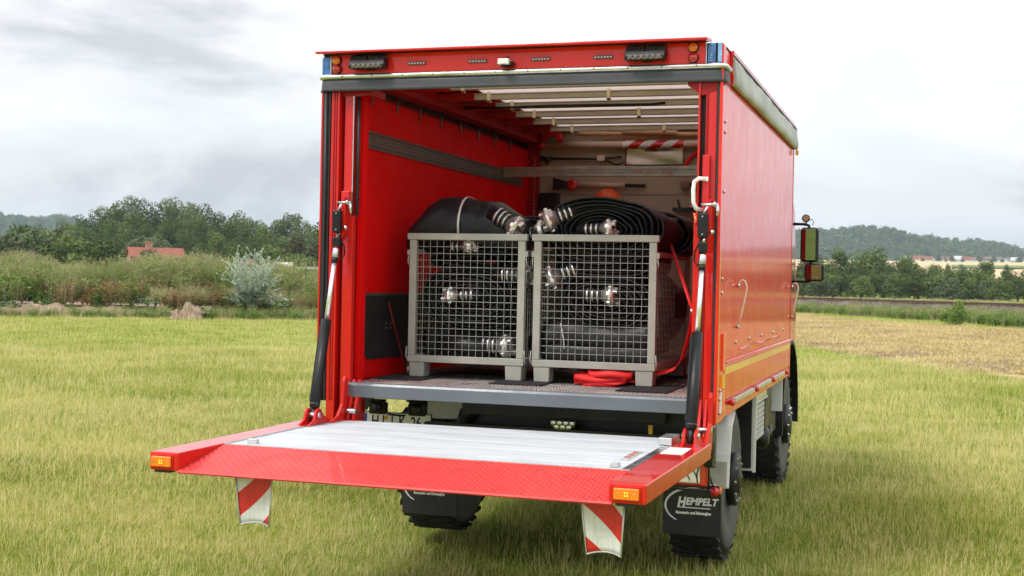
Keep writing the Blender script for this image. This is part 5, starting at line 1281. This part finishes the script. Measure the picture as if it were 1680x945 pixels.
# brighter tufts in front of the bank and beside the railway
pts = []; ix = []; sc = []
for k in range(1500):
    px = rng.uniform(-250, 700); d = rng.uniform(54, 60); p = polar(px, d); pts.append((p.x, p.y, bank(px, d))); ix.append(int(rng.choice([2, 1, 6], p=[.35, .35, .3]))); sc.append(float(rng.uniform(.2, .45)*(.8 if px < 265 or 275 < px < 340 else 1)))
for k in range(2300):
    t = rng.uniform(0, 1); px = rng.uniform(1240, 1850); d0 = 90-(px-1290)*.066+4; p = polar(px, d0+rng.uniform(0, 1)*26); 
    dd = (Vector((p.x, p.y))-ra).dot(rn)
    if dd > -6.5: continue
    pts.append((p.x, p.y, GZ)); ix.append(int(rng.choice([2, 6, 1], p=[.45, .2, .35]))); sc.append(float(rng.uniform(.3, .7)*(.35 if dd > -16 else 1)))
for k in range(1500):
    px = rng.uniform(1240, 1850); p = polar(px, rng.uniform(122, 200)); dd = (Vector((p.x, p.y))-ra).dot(rn)
    if dd < 3.6: continue
    pts.append((p.x, p.y, GZ)); ix.append(int(rng.choice([6, 0], p=[.8, .2]))); sc.append(float(rng.uniform(.25, .6)))
scatter('verge_growth', wm, pts, rng.uniform(0, 6.28, len(pts)).tolist(), sc, ix, 'low green and straw coloured growth along the bank foot and railway verge', 'verge')
# soil ridge and rubble
def heap(name, px0, px1, d, hgt, dep, label, seed, n=24):
    rs = random.Random(seed); q = MB(); nx, nd = n, 8; c = polar((px0+px1)/2, d); ph = [rs.uniform(0, 6) for _ in range(4)]
    for j in range(nd+1):
        for i in range(nx+1):
            u = i/nx; t = j/nd; p = polar(px0+(px1-px0)*u, d+dep*t); e = math.sin(math.pi*u)**.6*math.sin(math.pi*t)**.8
            z = hgt*e*(.72+.28*math.sin(u*n*.22+ph[0])*math.cos(u*n*.5+ph[1]))+rs.uniform(-.09, .09)*hgt
            q.v.append((p.x+rs.uniform(-.03, .03), p.y, GZ+max(-.02, z)))
    for j in range(nd):
        for i in range(nx): a = j*(nx+1)+i; q.face((a, a+1, a+nx+2, a+nx+1))
    h = q.build(name, EARTH, None, org=(c.x, c.y, GZ)); tag(h, label, 'soil heap')
    return h
heap('soil_heap', -60, 262, 55.5, .52, 4.5, 'long low ridge of reddish soil in front of the weeds, far left', 1, 60)
heap('soil_heap', 278, 336, 53.0, .78, 3.4, 'small mound of stony brown soil left of the silvery thistle', 2)
pts = []; cm2 = []
for v in range(3):
    rs = random.Random(600+v); out = []
    for k in range(16):
        c = Vector((rs.gauss(0, .25), rs.gauss(0, .25), .02)); r_ = rs.uniform(.03, .09); pt = [c+Vector((math.cos(g)*r_*rs.uniform(.7, 1.2), math.sin(g)*r_, -.02)) for g in (0, 1.6, 3.1, 4.7)]; top = c+Vector((0, 0, r_))
        for i in range(4): out.append(((pt[i], pt[(i+1) % 4], top), rs.random(), 0))
    cm2.append(veg_mesh('stone_group_%d' % v, out, [mat('pale_stone_%d' % v, (.30, .24, .18), .9, noise=(5, .3))]))
for k in range(16):
    px = rng.uniform(-60, 255) if k < 11 else rng.uniform(284, 334); p = polar(px, rng.uniform(56.3, 58.5) if k < 11 else rng.uniform(53.4, 55)); pts.append((p.x, p.y, GZ+rng.uniform(.15, .5)*(1 if k < 24 else .8)))
scatter('rubble_stones', cm2, pts, rng.uniform(0, 6.28, len(pts)).tolist(), rng.uniform(.5, 1.2, len(pts)).tolist(), rng.integers(0, 3, len(pts)).tolist(), 'pale stones strewn over the soil ridge and mound at the left', 'stones')
# silvery thistle bush
c = polar(412, 57.5); TB = thing('thistle_bush', (c.x, c.y, GZ+.35), 'big silvery grey thistle bush standing out of the weeds left of the truck', 'bush')
rs = random.Random(77); out = []
def limb(b, d, L_, lvl):
    tip = b+d*L_; s = d.orthogonal().normalized()*(.022 if lvl == 0 else .013); out.append(((b-s, b+s, tip+s*.5, tip-s*.5), .8, 0))
    for j in range(9 if lvl else 13):
        f = rs.uniform(.1, 1); p = b+d*L_*f; g = Vector((rs.gauss(0, 1), rs.gauss(0, 1), rs.gauss(.2, .6))).normalized(); l2 = rs.uniform(.07, .20)*(1.3-.5*lvl); sd_ = g.orthogonal().normalized()*l2*.2
        out.append(((p, p+g*l2*.5+sd_, p+g*l2, p+g*l2*.5-sd_), rs.random(), 0))
    if lvl < 2:
        for j in range(5 if lvl == 0 else 3):
            f = rs.uniform(.35, 1); nd_ = (d+Vector((rs.gauss(0, .42), rs.gauss(0, .42), rs.gauss(.15, .3)))).normalized(); limb(b+d*L_*f, nd_, L_*rs.uniform(.4, .62), lvl+1)
    else: out.append(((tip+Vector((-.03, 0, 0)), tip+Vector((0, 0, -.03)), tip+Vector((.03, 0, 0)), tip+Vector((0, 0, .04))), 1, 0))
for k in range(11):
    g = 2*math.pi*k/11; e = rs.uniform(.25, .7); limb(Vector((.1*math.cos(g), .1*math.sin(g), .1)), Vector((math.cos(g)*e, math.sin(g)*e, 1)).normalized(), rs.uniform(1.0, 1.35), 0)
for k in range(120):        # big basal leaves
    g = rs.uniform(0, 6.28); L_ = rs.uniform(.3, .65); d = Vector((math.cos(g), math.sin(g), rs.uniform(.0, .9))).normalized(); s = Vector((-math.sin(g), math.cos(g), 0))*.09; b = Vector((rs.gauss(0, .3), rs.gauss(0, .3), rs.uniform(.1, .6)))
    out.append(((b, b+d*L_*.5+s, b+d*L_, b+d*L_*.5-s), rs.random()*.6, 0))
me = veg_mesh('foliage', out, [LEAF['silver']])
for v in me.vertices: v.co = (v.co.x*1.28, v.co.y*1.28, v.co.z*1.24)
o = bpy.data.objects.new('foliage', me); COL.objects.link(o); o.parent = TB
# young bush in the railway verge
def leaf_cloud(seed, W_, H_, n, leaf, lobes, flat=.9, zmin=0):
    rs = random.Random(seed); out = []; cl = []
    for k in range(lobes):
        t = rs.uniform(.12, .92); g = rs.uniform(0, 6.28); rr = W_*.5*math.sin(math.pi*min(1, t*.82+.16))**.7*rs.uniform(.35, .80); cl.append((Vector((rr*math.cos(g), rr*math.sin(g), H_*t)), rs.uniform(.16, .30)*W_*(1.15-.5*t), rs.uniform(0, .5)))
    cl.append((Vector((0, 0, H_*.55)), W_*.30, .15)); cl.append((Vector((0, 0, H_*.80)), W_*.20, .3))
    tot = sum(c[1]**2 for c in cl)
    for c, r_, tn in cl:
        for k in range(int(n*r_**2/tot)):
            d = Vector((rs.gauss(0, 1), rs.gauss(0, 1), rs.gauss(0, 1))).normalized(); p = c+d*r_*(1-.35*rs.random()**2)*Vector((1, 1, flat)).length/1.65; p.z = max(p.z, zmin)
            nrm = (d+Vector((rs.gauss(0, .55), rs.gauss(0, .55), rs.gauss(.25, .5)))).normalized(); u = nrm.orthogonal().normalized(); v = nrm.cross(u); g = rs.uniform(0, 6.28); e = (u*math.cos(g)+v*math.sin(g))*leaf*rs.uniform(.5, 1.1); h = (v*math.cos(g)-u*math.sin(g))*leaf*rs.uniform(.35, .8)
            out.append(((p-e, p-h, p+e, p+h), min(1, max(0, tn+rs.uniform(-.05, .5))), 0))
    return out
c = polar(1572, 68); YB_ = thing('young_bush', (c.x, c.y, GZ), 'young leafy green bush alone in the verge before the railway', 'bush')
o = bpy.data.objects.new('foliage', veg_mesh('foliage', leaf_cloud(9, 1.3, 1.35, 900, .07, 9), [W_GREEN])); COL.objects.link(o); o.parent = YB_
# ------------------------------------------------------------------ trees
TM = {}
def tree_mesh(kind, seed, W_, H_, n, leaf, lobes, trunk=.09):
    cr = veg_mesh('crown', leaf_cloud(seed, W_, H_*(1-trunk), n, leaf, lobes), [LEAF[kind]])
    z1 = max(v.co.z for v in cr.vertices); r1 = sorted(math.hypot(v.co.x, v.co.y) for v in cr.vertices)[int(len(cr.vertices)*.985)]
    for v in cr.vertices: v.co.z = H_*trunk+v.co.z*H_*(1-trunk)/z1; v.co.x *= W_*.5/r1; v.co.y *= W_*.5/r1
    q = MB(); rs = random.Random(seed); q.tube([(0, 0, -.5), (0, 0, H_*.25), (rs.uniform(-.2, .2), .1, H_*.6)], [W_*.035+.06, W_*.028+.04, .05], 7)
    for k in range(5): g = rs.uniform(0, 6.28); q.tube([(0, 0, H_*.2+H_*.06*k), (math.cos(g)*W_*.15, math.sin(g)*W_*.15, H_*.42+H_*.05*k), (math.cos(g)*W_*.3, math.sin(g)*W_*.3, H_*.62+H_*.04*k)], [.12, .08, .03], 5)
    me = bpy.data.meshes.new('trunk'); me.from_pydata(q.v, [], q.f); me.materials.append(BARK)
    return cr, me
for key, a in {'oak1': ('dark', 11, 11, 12, 4200, .34, 17), 'oak2': ('dark', 12, 12, 13.5, 4200, .36, 20), 'oak3': ('mid', 13, 10, 11, 3800, .33, 15), 'lime': ('mid', 14, 8, 12, 3300, .33, 12), 'pale': ('light', 15, 9, 10, 3300, .33, 13),
               'bush1': ('mid', 16, 7, 6, 2600, .27, 10, .08), 'bush2': ('light', 17, 7, 5.5, 2600, .27, 9, .08), 'olive': ('olive', 18, 8, 10, 2900, .33, 12), 'bush3': ('dark', 19, 6.5, 6, 2600, .27, 9, .08)}.items():
    TM[key] = tree_mesh(*a)
def tree(key, px, d, s, label, group, base=None, cat='tree', name='tree', sx=1):
    p = polar(px, d); z = height(p.x, p.y) if base is None else base
    r_ = bpy.data.objects.new(name, None); COL.objects.link(r_); r_.location = (p.x, p.y, z); r_.rotation_euler.z = rng.uniform(0, 6.28); r_.scale = (s*sx, s*sx, s); tag(r_, label, cat, group)
    for nm, me in (('crown', TM[key][0]), ('trunk', TM[key][1])): o = bpy.data.objects.new(nm, me); COL.objects.link(o); o.parent = r_
# profile of the wood on the left: (px, top px) of its skyline in the photograph
sky_l = [(112, 372), (135, 352), (160, 338), (185, 330), (212, 321), (240, 326), (268, 326), (290, 324), (318, 334), (338, 334), (362, 348), (385, 346), (410, 356), (432, 362), (452, 360), (474, 350), (500, 362), (525, 362), (555, 366), (590, 372)]
TG = 'trees of the wood on the knoll at the left'
hz = lambda px: 461.3+(px-840)*.0208
for i, (px, py) in enumerate(sky_l):
    d = 372+rng.uniform(-12, 12); p = polar(px, d); z = height(p.x, p.y); top = CAMP.z+(hz(px)-py)/fpx*d*math.cos(math.atan((px-840)/fpx)); key = ['oak2', 'oak1', 'oak2', 'oak3'][i % 4]
    if px == 474: key = 'pale'
    H0 = {'oak1': 12, 'oak2': 13.5, 'oak3': 11, 'pale': 10}[key]
    tree(key, px+rng.uniform(-3, 3), d, (top-z)/H0*1.02, 'tall pale crowned tree rising from the right end of the wood' if key == 'pale' else 'tall dark tree on the skyline of the wooded knoll', None if key == 'pale' else TG+', skyline', sx=.9)
for i in range(34):
    row = i % 2; px = 105+(i//2)*27+rng.uniform(-8, 8)+row*9; d = (330, 295)[row]+rng.uniform(-8, 8)
    key = rng.choice(['oak1', 'oak3', 'lime', 'oak2', 'oak3']); tree(str(key), px, d, rng.uniform(.78, 1.0)*(1.0 if row == 0 else .80), 'dark green tree in the middle rows of the wooded knoll' if row == 0 else 'lower green tree along the foot of the wooded knoll', TG+(', middle' if row == 0 else ', foot'))
for px, py, key, d, lb in ((15, 378, 'bush2', 170, 'pale grey green willow at the far left edge'), (52, 372, 'bush2', 175, 'pale willow second from the left edge'), (40, 366, 'bush3', 240, 'dark tree behind the two pale willows'), (72, 368, 'oak3', 250, 'round green tree right of the pale willows'), (100, 372, 'bush2', 190, 'silvery grey willow with an upright plume before the wood'),
                           (128, 384, 'bush1', 165, 'broad dark green bush in front of the wood left of the farmhouse'), (160, 388, 'bush3', 175, 'rounded dark bush just left of the farmhouse'), (228, 384, 'bush2', 262, 'pale green rounded tree behind the farmhouse roof'), (250, 386, 'bush2', 270, 'pale tree above the farmhouse chimney'), (350, 378, 'lime', 250, 'bright green tree behind the silvery thistle, left one'),
                           (378, 388, 'oak3', 250, 'bright green tree behind the silvery thistle, right one'), (452, 398, 'bush1', 230, 'low bright green tree just right of the thistle'), (486, 378, 'olive', 245, 'olive brown conical tree near the truck, left of its twin'), (516, 388, 'olive', 240, 'olive brown tree half hidden by the truck edge'), (475, 414, 'bush1', 215, 'clipped green hedge bush beyond the white shed'), (505, 414, 'bush1', 210, 'small green bush beside the truck edge'),
                           (241, 407, 'bush3', 228, 'small dark shrub in front of the farmhouse'), (420, 380, 'oak1', 280, 'dark tree behind and above the thistle'), (80, 395, 'bush3', 150, 'low dark bush behind the weeds at the far left')):
    H0 = {'bush1': 6, 'bush2': 5.5, 'bush3': 6, 'oak3': 11, 'lime': 12, 'olive': 10, 'oak1': 12}[key]; p = polar(px, d); z = height(p.x, p.y); top = CAMP.z+(hz(px)-py)/fpx*d*.94
    s = (top-z)/H0; tree(key, px, d, s, lb, None, sx=max(.75, min(1.35, .9/s if key == 'bush3' and px == 241 else 1)))
# right-hand tree line beyond the railway
right = [(1312, 440, 'bush3', 250), (1335, 412, 'olive', 268), (1352, 420, 'oak3', 262), (1378, 404, 'lime', 270), (1402, 425, 'oak1', 255), (1424, 402, 'oak3', 275), (1450, 424, 'oak1', 262), (1468, 446, 'bush1', 240), (1478, 424, 'oak2', 266), (1492, 416, 'lime', 280), (1506, 432, 'oak1', 258), (1524, 432, 'oak3', 266), (1542, 436, 'oak1', 258), (1562, 438, 'oak3', 250), (1582, 440, 'bush1', 246), (1612, 424, 'lime', 266), (1606, 440, 'oak3', 256), (1630, 456, 'bush2', 240), (1655, 440, 'oak1', 250), (1682, 442, 'oak2', 255), (1712, 436, 'oak3', 262), (1745, 438, 'oak1', 262), (1780, 432, 'oak2', 262), (1825, 440, 'oak1', 262), (1870, 436, 'oak3', 262), (1925, 440, 'oak1', 262), (1980, 436, 'oak2', 262), (2040, 440, 'oak3', 262),
         (1318, 452, 'bush1', 238), (1345, 450, 'bush2', 236), (1366, 448, 'bush1', 240), (1390, 452, 'bush3', 238), (1412, 452, 'bush1', 236), (1436, 452, 'bush3', 240), (1500, 452, 'bush3', 238), (1530, 450, 'bush1', 240), (1556, 454, 'bush2', 238), (1590, 456, 'bush1', 240), (1640, 458, 'bush1', 236), (1670, 456, 'bush3', 238)]
for i, (px, py, key, d) in enumerate(right):
    H0 = {'bush1': 6, 'bush2': 5.5, 'bush3': 6, 'oak3': 11, 'lime': 12, 'olive': 10, 'oak1': 12, 'oak2': 13.5}[key]; p = polar(px, d); top = CAMP.z+(hz(px)-py)/fpx*d*.96; s = (top-GZ)/H0
    tree(key, px, d, s, 'slender green tree standing above the tree line right of the truck' if key == 'lime' else ('low bush at the foot of the tree line beyond the railway' if 'bush' in key else 'dark rounded tree in the tree line beyond the railway'), 'tree line beyond the railway, '+('slender' if key == 'lime' else 'bushes' if 'bush' in key else 'dark trees'), sx=1.25 if 'bush' not in key else 1.2)
for i, (px, d) in enumerate(((1530, 520), (1555, 540), (1578, 530), (1460, 560), (1500, 545), (1620, 560), (1415, 560), (1650, 545))):
    tree(['oak3', 'lime', 'oak1'][i % 3], px, d, .55, 'lone small tree standing in the wheat field beyond the tree line', 'trees scattered in the wheat field')

# ------------------------------------------------------------------ distant forested hills
def hill(name, m, prof, d0, d1, label):
    """prof: (px, skyline px); the ridge lies midway between d0 and d1"""
    q = MB(); n = 90; nd = 14; pxs = np.linspace(prof[0][0], prof[-1][0], n+1); tops = np.interp(pxs, [a for a, _ in prof], [b for _, b in prof]); cols = []
    for j in range(nd+1):
        t = j/nd
        for i in range(n+1):
            d = d0+(d1-d0)*t; px = pxs[i]; p = polar(px, d/math.cos(math.atan((px-840)/fpx))); dm = d0+(d1-d0)*.6
            H_ = (hz(px)-tops[i])/fpx*dm-23; f = math.sin(min(1, t/.6)*math.pi/2)**1.2 if t < .6 else math.cos((t-.6)/.4*math.pi/2*.9)
            z = H_*f*(1+.05*math.sin(i*.5+j)) if t < .6 else H_*f; q.v.append((p.x, p.y, GZ-1+z))
    for j in range(nd):
        for i in range(n): a = j*(n+1)+i; q.face((a, a+1, a+n+2, a+n+1), True)
    o = q.build(name, m, None, kind='structure'); return q, n, nd
fm = []
for v in range(4):
    out = leaf_cloud(700+v, 16, 13, 420, 1.25, 7); fm.append(veg_mesh('far_crown_%d' % v, out, [LEAF['mid' if v % 2 else 'dark']]))
fpts = []
def forest(qn, cnt, tmax=.66):
    q, n, nd = qn
    for k in range(cnt):
        i = rng.uniform(0, n-1e-3); t = rng.random()*tmax; j = t*nd; i0, j0 = int(i), int(j); a = Vector(q.v[j0*(n+1)+i0]); b = Vector(q.v[j0*(n+1)+i0+1]); c = Vector(q.v[(j0+1)*(n+1)+i0]); p = a+(b-a)*(i-i0)+(c-a)*(j-j0); fpts.append(tuple(p+Vector((0, 0, -2))))
rh = hill('far_hill', HILLM, [(1000, 400), (1150, 385), (1300, 372), (1345, 369), (1400, 371), (1430, 370), (1470, 372), (1510, 378), (1545, 383), (1590, 390), (1640, 396), (1680, 402), (1760, 408), (1900, 416), (2100, 425), (2400, 440)], 1750, 2700, '')
forest(rh, 5200)
lh = hill('far_hill', HILLM, [(-500, 352), (-200, 350), (0, 346), (60, 348), (100, 350), (150, 362), (250, 385), (400, 400), (600, 415)], 1900, 2700, '')
forest(lh, 3600)
scatter('hillside_forest', fm, fpts, rng.uniform(0, 6.28, len(fpts)).tolist(), rng.uniform(.7, 1.9, len(fpts)).tolist(), rng.integers(0, 4, len(fpts)).tolist(), 'continuous dark woodland covering the distant hills', 'forest')

# ------------------------------------------------------------------ buildings
RTILE = mat('clay_roof_tiles', (.25, .075, .045), .8, noise=(1.5, .2)); RTILE2 = mat('dark_roof_tiles', (.16, .13, .13), .8); WALLB = mat('brick_render', (.42, .22, .17), .85, noise=(2, .15)); WALLW = mat('white_render', (.75, .73, .68), .8, noise=(1, .08)); WINF = mat('white_window', (.82, .82, .82), .4)
def house(p, rz, L_, D_, Hw, Hr, roofm, wallm, label, group=None, detail=False, cat='house'):
    r_ = thing('house', (p.x, p.y, p.z), label, cat, group); r_.rotation_euler.z = rz; ORG_OF[r_.name] = (0, 0, 0)
    MB().prism([(-D_/2, -1), (D_/2, -1), (D_/2, Hw), (0, Hw+Hr-.1), (-D_/2, Hw)], 'x', -L_/2, L_/2).build('wall', wallm, r_)
    MB().prism([(-D_/2-.4, Hw-.25), (-D_/2-.4, Hw-.1), (0, Hw+Hr+.1), (D_/2+.4, Hw-.1), (D_/2+.4, Hw-.25), (0, Hw+Hr-.12)], 'x', -L_/2-.3, L_/2+.3).build('roof', roofm, r_)
    if detail:
        MB().box(-1.65, -.55, -.5, .5, Hw+Hr*.6, Hw+Hr+.95).box(-1.75, -.45, -.6, .6, Hw+Hr+.95, Hw+Hr+1.08).build('chimney', WALLB, r_)
        for x in (-3.6, -2.2, 1.0, 3.9):
            w_ = MB().box(x-.5, x+.5, -D_/2-.05, -D_/2-.003, 1.2, 2.5).build('window', WINF, r_); MB().box(x-.38, x+.38, -D_/2-.06, -D_/2-.051, 1.32, 2.38).build('pane', GLASS, w_)
        MB().box(-.4, .4, -D_/2-.05, -D_/2-.003, .0, 2.1).build('door', WINF, r_)
    return r_
HALLW = mat('pale_hall_cladding', (.46, .47, .47), .7)
face = lambda px: yaw-math.atan((px-840)/fpx)
p = polar(254, 232); house(Vector((p.x, p.y, GZ+1.95)), face(254)+.15, 8.7, 5.5, 2.7, 1.5, RTILE, WALLB, 'low brick farmhouse with a red tiled roof and broad chimney beyond the weeds', detail=True)
p = polar(466, 205); house(Vector((p.x, p.y, GZ+2.1)), face(466), 1.9, 2, 1.5, .25, WALLW, WALLW, 'small white shed behind the weeds left of the truck', cat='shed')
for px, d, lb in ((352, 228, 'small red roof showing left of the silvery thistle'), (366, 233, 'second small red roof close behind the thistle'), (409, 230, 'red roof glimpsed through the top of the thistle')):
    p = polar(px, d); house(Vector((p.x, p.y, GZ+2.5)), face(px)+.2, 1.5, 2, 1.2, .6, RTILE, WALLB, lb)
p = polar(498, 200); tag(MB().beam(tuple(polar(470, 200, GZ+3.1)), tuple(polar(560, 196, GZ+3.1)), .3, .35).build('garden_wall', mat('grey_render', (.45, .45, .42), .9), None), 'long pale wall beyond the weeds beside the truck', 'wall')
vil = [(1478, 'w'), (1488, 'd'), (1500, 'r'), (1508, 'r'), (1514, 'r'), (1522, 'r'), (1540, 'd'), (1560, 'r'), (1568, 'w'), (1575, 'r'), (1584, 'r'), (1592, 'r'), (1600, 'd'), (1606, 'r'), (1613, 'r'), (1622, 'd'), (1632, 'd'), (1640, 'w'), (1648, 'd'), (1656, 'd'), (1664, 'w'), (1674, 'd'), (1690, 'r'), (1712, 'd')]
for i, (px, k) in enumerate(vil):
    d = 1545+rng.uniform(-25, 60); p = polar(px, d); p.z = height(p.x, p.y)-.5; dk = {'r': (RTILE, WALLW, 'red roofed village house below the forested hill', 'red roofed houses of the distant village'), 'd': (RTILE2, WALLW, 'grey roofed village house below the forested hill', 'grey roofed houses of the distant village'), 'w': (RTILE2, WALLW, 'pale house at the edge of the distant village', 'grey roofed houses of the distant village')}[k]
    if k == 'w': dk = (HALLW, HALLW, 'white walled and white roofed hall in the distant village', 'white halls of the distant village')
    house(p, face(px)+rng.uniform(-.5, .5), rng.uniform(8, 14), 8, 3.6, rng.uniform(3, 4.2), dk[0], dk[1], dk[2], dk[3])
for i in range(10):
    px = 1470+i*22+rng.uniform(-6, 6); tree(['oak1', 'oak3', 'bush1'][i % 3], px, 1525+rng.uniform(-10, 10), .75, 'round tree among the houses of the distant village', 'trees in the distant village')

# ------------------------------------------------------------------ haze
hv = bpy.data.materials.new('haze_air'); hv.use_nodes = True; t = hv.node_tree; t.nodes.clear(); mo = t.nodes.new('ShaderNodeOutputMaterial'); pv = t.nodes.new('ShaderNodeVolumePrincipled')
pv.inputs['Color'].default_value = (.70, .84, 1.0, 1); pv.inputs['Density'].default_value = .00013; pv.inputs['Anisotropy'].default_value = .0; t.links.new(pv.outputs[0], mo.inputs['Volume'])
hb = MB().box(-7500, 7500, -7500, 7500, GZ-1.5, 190).build('haze', hv, None, kind='stuff')

# ------------------------------------------------------------------ labels that single out the look-alike trees and houses
ORD = ['first', 'second', 'third', 'fourth', 'fifth', 'sixth', 'seventh', 'eighth', 'ninth', 'tenth', 'eleventh', 'twelfth', 'thirteenth', 'fourteenth', 'fifteenth', 'sixteenth', 'seventeenth', 'eighteenth', 'nineteenth', 'twentieth', 'twenty-first', 'twenty-second', 'twenty-third', 'twenty-fourth', 'twenty-fifth']
def bearing(o): d = o.location-CAMP; return math.atan2(d.dot(Rv), d.dot(Vector((F.x, F.y, 0)).normalized()))
rows = {}
for o in bpy.data.objects:
    if o.parent is None and o.get('group') and o.get('category') in ('tree', 'house'): rows.setdefault((o['group'], o['label']), []).append(o)
for (g, lb), os_ in rows.items():
    if len(os_) < 2: continue
    os_.sort(key=bearing)
    for i, o in enumerate(os_): o['label'] = lb+', '+ORD[i]+' from the left'
